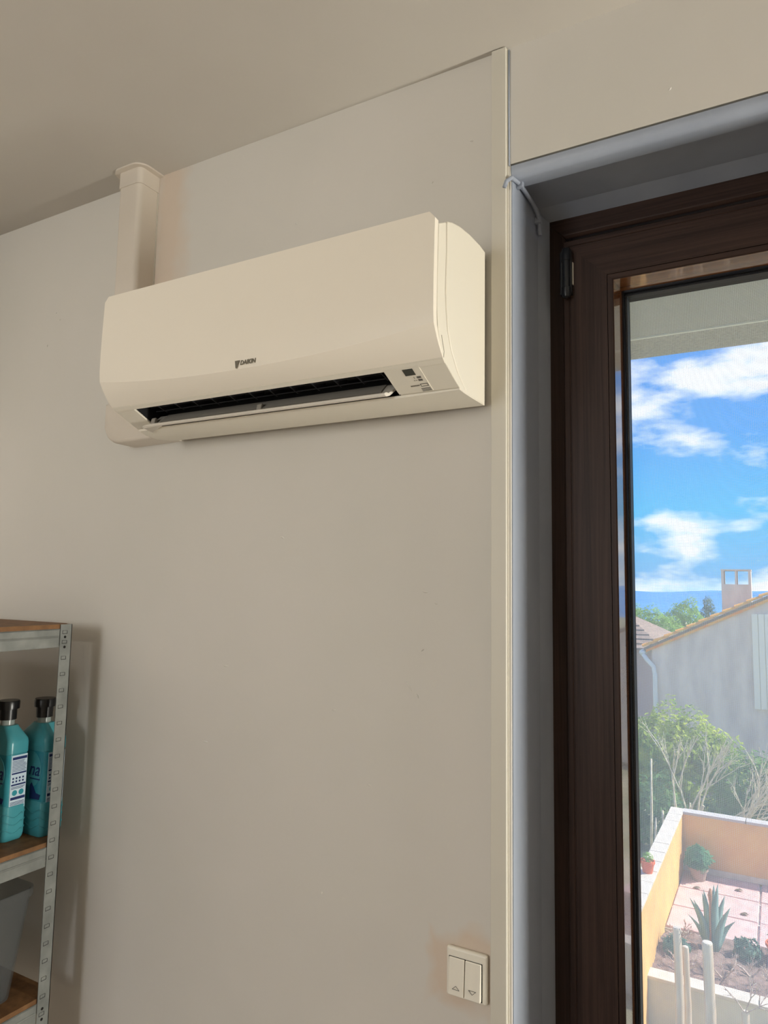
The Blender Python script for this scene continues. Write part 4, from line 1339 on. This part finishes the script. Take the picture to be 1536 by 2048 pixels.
# chimney with open top
cy0, cy1 = HY + .45, HY + 1.0
CX0, CX1, CZ0, CZ1, CZ2 = -1.09, -0.50, 0.75, 1.60, 1.90
ch = MB().box(CX0, CX1, cy0, cy1, CZ0, CZ1).build('chimney', 'gable', hs)
for x0, x1 in ((CX0, CX0 + .05), ((CX0 + CX1) / 2 - .02, (CX0 + CX1) / 2 + .02), (CX1 - .05, CX1)):
    MB().box(x0, x1, cy0, cy1, CZ1, CZ2).build('chimney_pillar', 'gable', ch)
MB().box(CX0 - .01, CX1 + .01, cy0 - .01, cy1 + .01, CZ2, CZ2 + .035).build('chimney_slab', 'gable', ch)
# board shutter (closed) on the gable
SH0, SHZ0, SHZ1 = -0.50, -1.02, 0.97
sht = MB().box(SH0 + .01, SH0 + 1.19, HY - .03, HY, SHZ0 + .01, SHZ1 - .01).build('shutter', 'cream', hs)
for k in range(10):
    MB().box(SH0 + k * .12 + .003, SH0 + (k + 1) * .12 - .003, HY - .055, HY - .03, SHZ0, SHZ1).build('shutter_board', 'cream', sht, bevel=.004)
# gutter end and downpipe at the corner
MB().tube([(EX - .08, HY - .05, EZ - .10), (EX - .08, HY + 8, EZ - .12)], .07, 10).build('gutter', 'pipe_white', hs, smooth=True)
MB().tube([(EX - .06, HY - .02, EZ - .14), (EX + .02, HY - .04, EZ - .26), (EX + .16, HY - .06, EZ - .40), (EX + .19, HY - .06, EZ - .60), (EX + .19, HY - .06, GZ)], .048, 10).build('downpipe', 'pipe_white', hs, smooth=True)

# ---- second house behind at the left: tiled roof seen above a pinkish wall
h2 = empty('farther_house', (-6.0, 22, GZ), 'pinkish house with an old tiled roof behind the gable house', 'house')
MB().box(-9, -3.55, 23.2, 29.0, GZ, -0.52).build('wall', 'pink_wall', h2)
MB().add([(-3.15, 22.85, -0.52), (-3.15, 29.5, -0.52), (-5.06, 26.15, 0.66), (-5.06, 26.15, -0.52)], [(0, 1, 2), (0, 2, 3), (1, 3, 2), (0, 3, 1)]).build('hip_end', 'old_tile', h2)
MB().prism([(23.0, -0.50), (26.2, 0.60), (29.4, -0.50)], 'x', -9.3, -5.1).build('roof', 'old_tile', h2)
nc = 9
for k in range(nc):
    t0, t1 = k / nc, (k + 1.12) / nc
    x1, x2 = -3.15 - 1.9 * t0, -3.15 - 1.9 * min(1, t1)
    ya, za, yb, zb = 22.85 + 3.3 * t0, -0.50 + 1.14 * t0, 22.85 + 3.3 * t1, -0.50 + 1.14 * t1
    MB().add([(-9.3, ya, za), (x1, ya, za), (x2, yb, zb), (-9.3, yb, zb), (-9.3, ya, za + .07), (x1, ya, za + .07), (x2, yb, zb + .02), (-9.3, yb, zb + .02)],
             [(0, 1, 2, 3), (4, 5, 6, 7), (0, 1, 5, 4), (1, 2, 6, 5), (2, 3, 7, 6), (3, 0, 4, 7)]).build('tile_course', 'old_tile', h2)

# ---- trees
def tree(name, label, base, blobs, n, size, mat, seed, th):
    return shrub(name, label, 'tree', base, blobs, n, size, mat, seed, [([Vector(base), Vector(base) + Vector((0, 0, th * .5)), Vector(base) + Vector((0, 0, th))], [.18, .14, .08])], 'trees beyond the houses', foliage='crown')
TG = -3.25
tree('broadleaf_tree', 'rounded light green tree rising behind the gable roof', (-6.55, 60, TG), [((-6.3, 60, -.75), (1.15, 1, 1.5)), ((-7.3, 60, -1.0), (.9, .8, .9))], 3200, .11, 'leaf_tree', 71, 2.4)
tree('conifer_tree', 'grey-green pointed conifer beside the chimney', (-5.1, 64, TG), [((-5.1, 64, -1.6), (1.0, .9, .9)), ((-5.1, 64, -.7), (.75, .7, .8)), ((-5.1, 64, .15), (.42, .4, .8))], 2200, .10, 'leaf_pine', 72, 3.2)
tree('broadleaf_tree', 'wide pale green tree clump above the old tiled roof', (-8.1, 52, TG), [((-8.0, 52, -.75), (1.3, 1, 1.0)), ((-6.9, 52, -1.3), (1.2, 1, .9)), ((-9.3, 52, -.5), (1.0, 1, 1.0))], 3600, .11, 'leaf_tree', 73, 1.8)
tree('hedge_tree', 'dark green tree clump below the rounded tree', (-5.3, 46, TG), [((-5.9, 46, -2.0), (1.2, .9, .9)), ((-4.6, 46, -1.9), (1.1, .9, .9)), ((-3.4, 46, -1.9), (1.0, .9, .9))], 3000, .11, 'leaf_dark', 74, 1.6)

# ---- far hills
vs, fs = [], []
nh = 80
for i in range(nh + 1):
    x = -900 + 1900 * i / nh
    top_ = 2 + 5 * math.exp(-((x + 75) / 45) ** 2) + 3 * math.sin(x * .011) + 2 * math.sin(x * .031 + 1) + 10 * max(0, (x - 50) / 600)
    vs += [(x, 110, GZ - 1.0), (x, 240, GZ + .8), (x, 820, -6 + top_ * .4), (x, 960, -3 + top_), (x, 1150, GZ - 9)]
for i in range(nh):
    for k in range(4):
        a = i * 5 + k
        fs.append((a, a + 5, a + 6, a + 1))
tag(MB().add(vs, fs).build('hill', 'hill', None, smooth=True), 'low haze-blue hills on the horizon', 'hill')
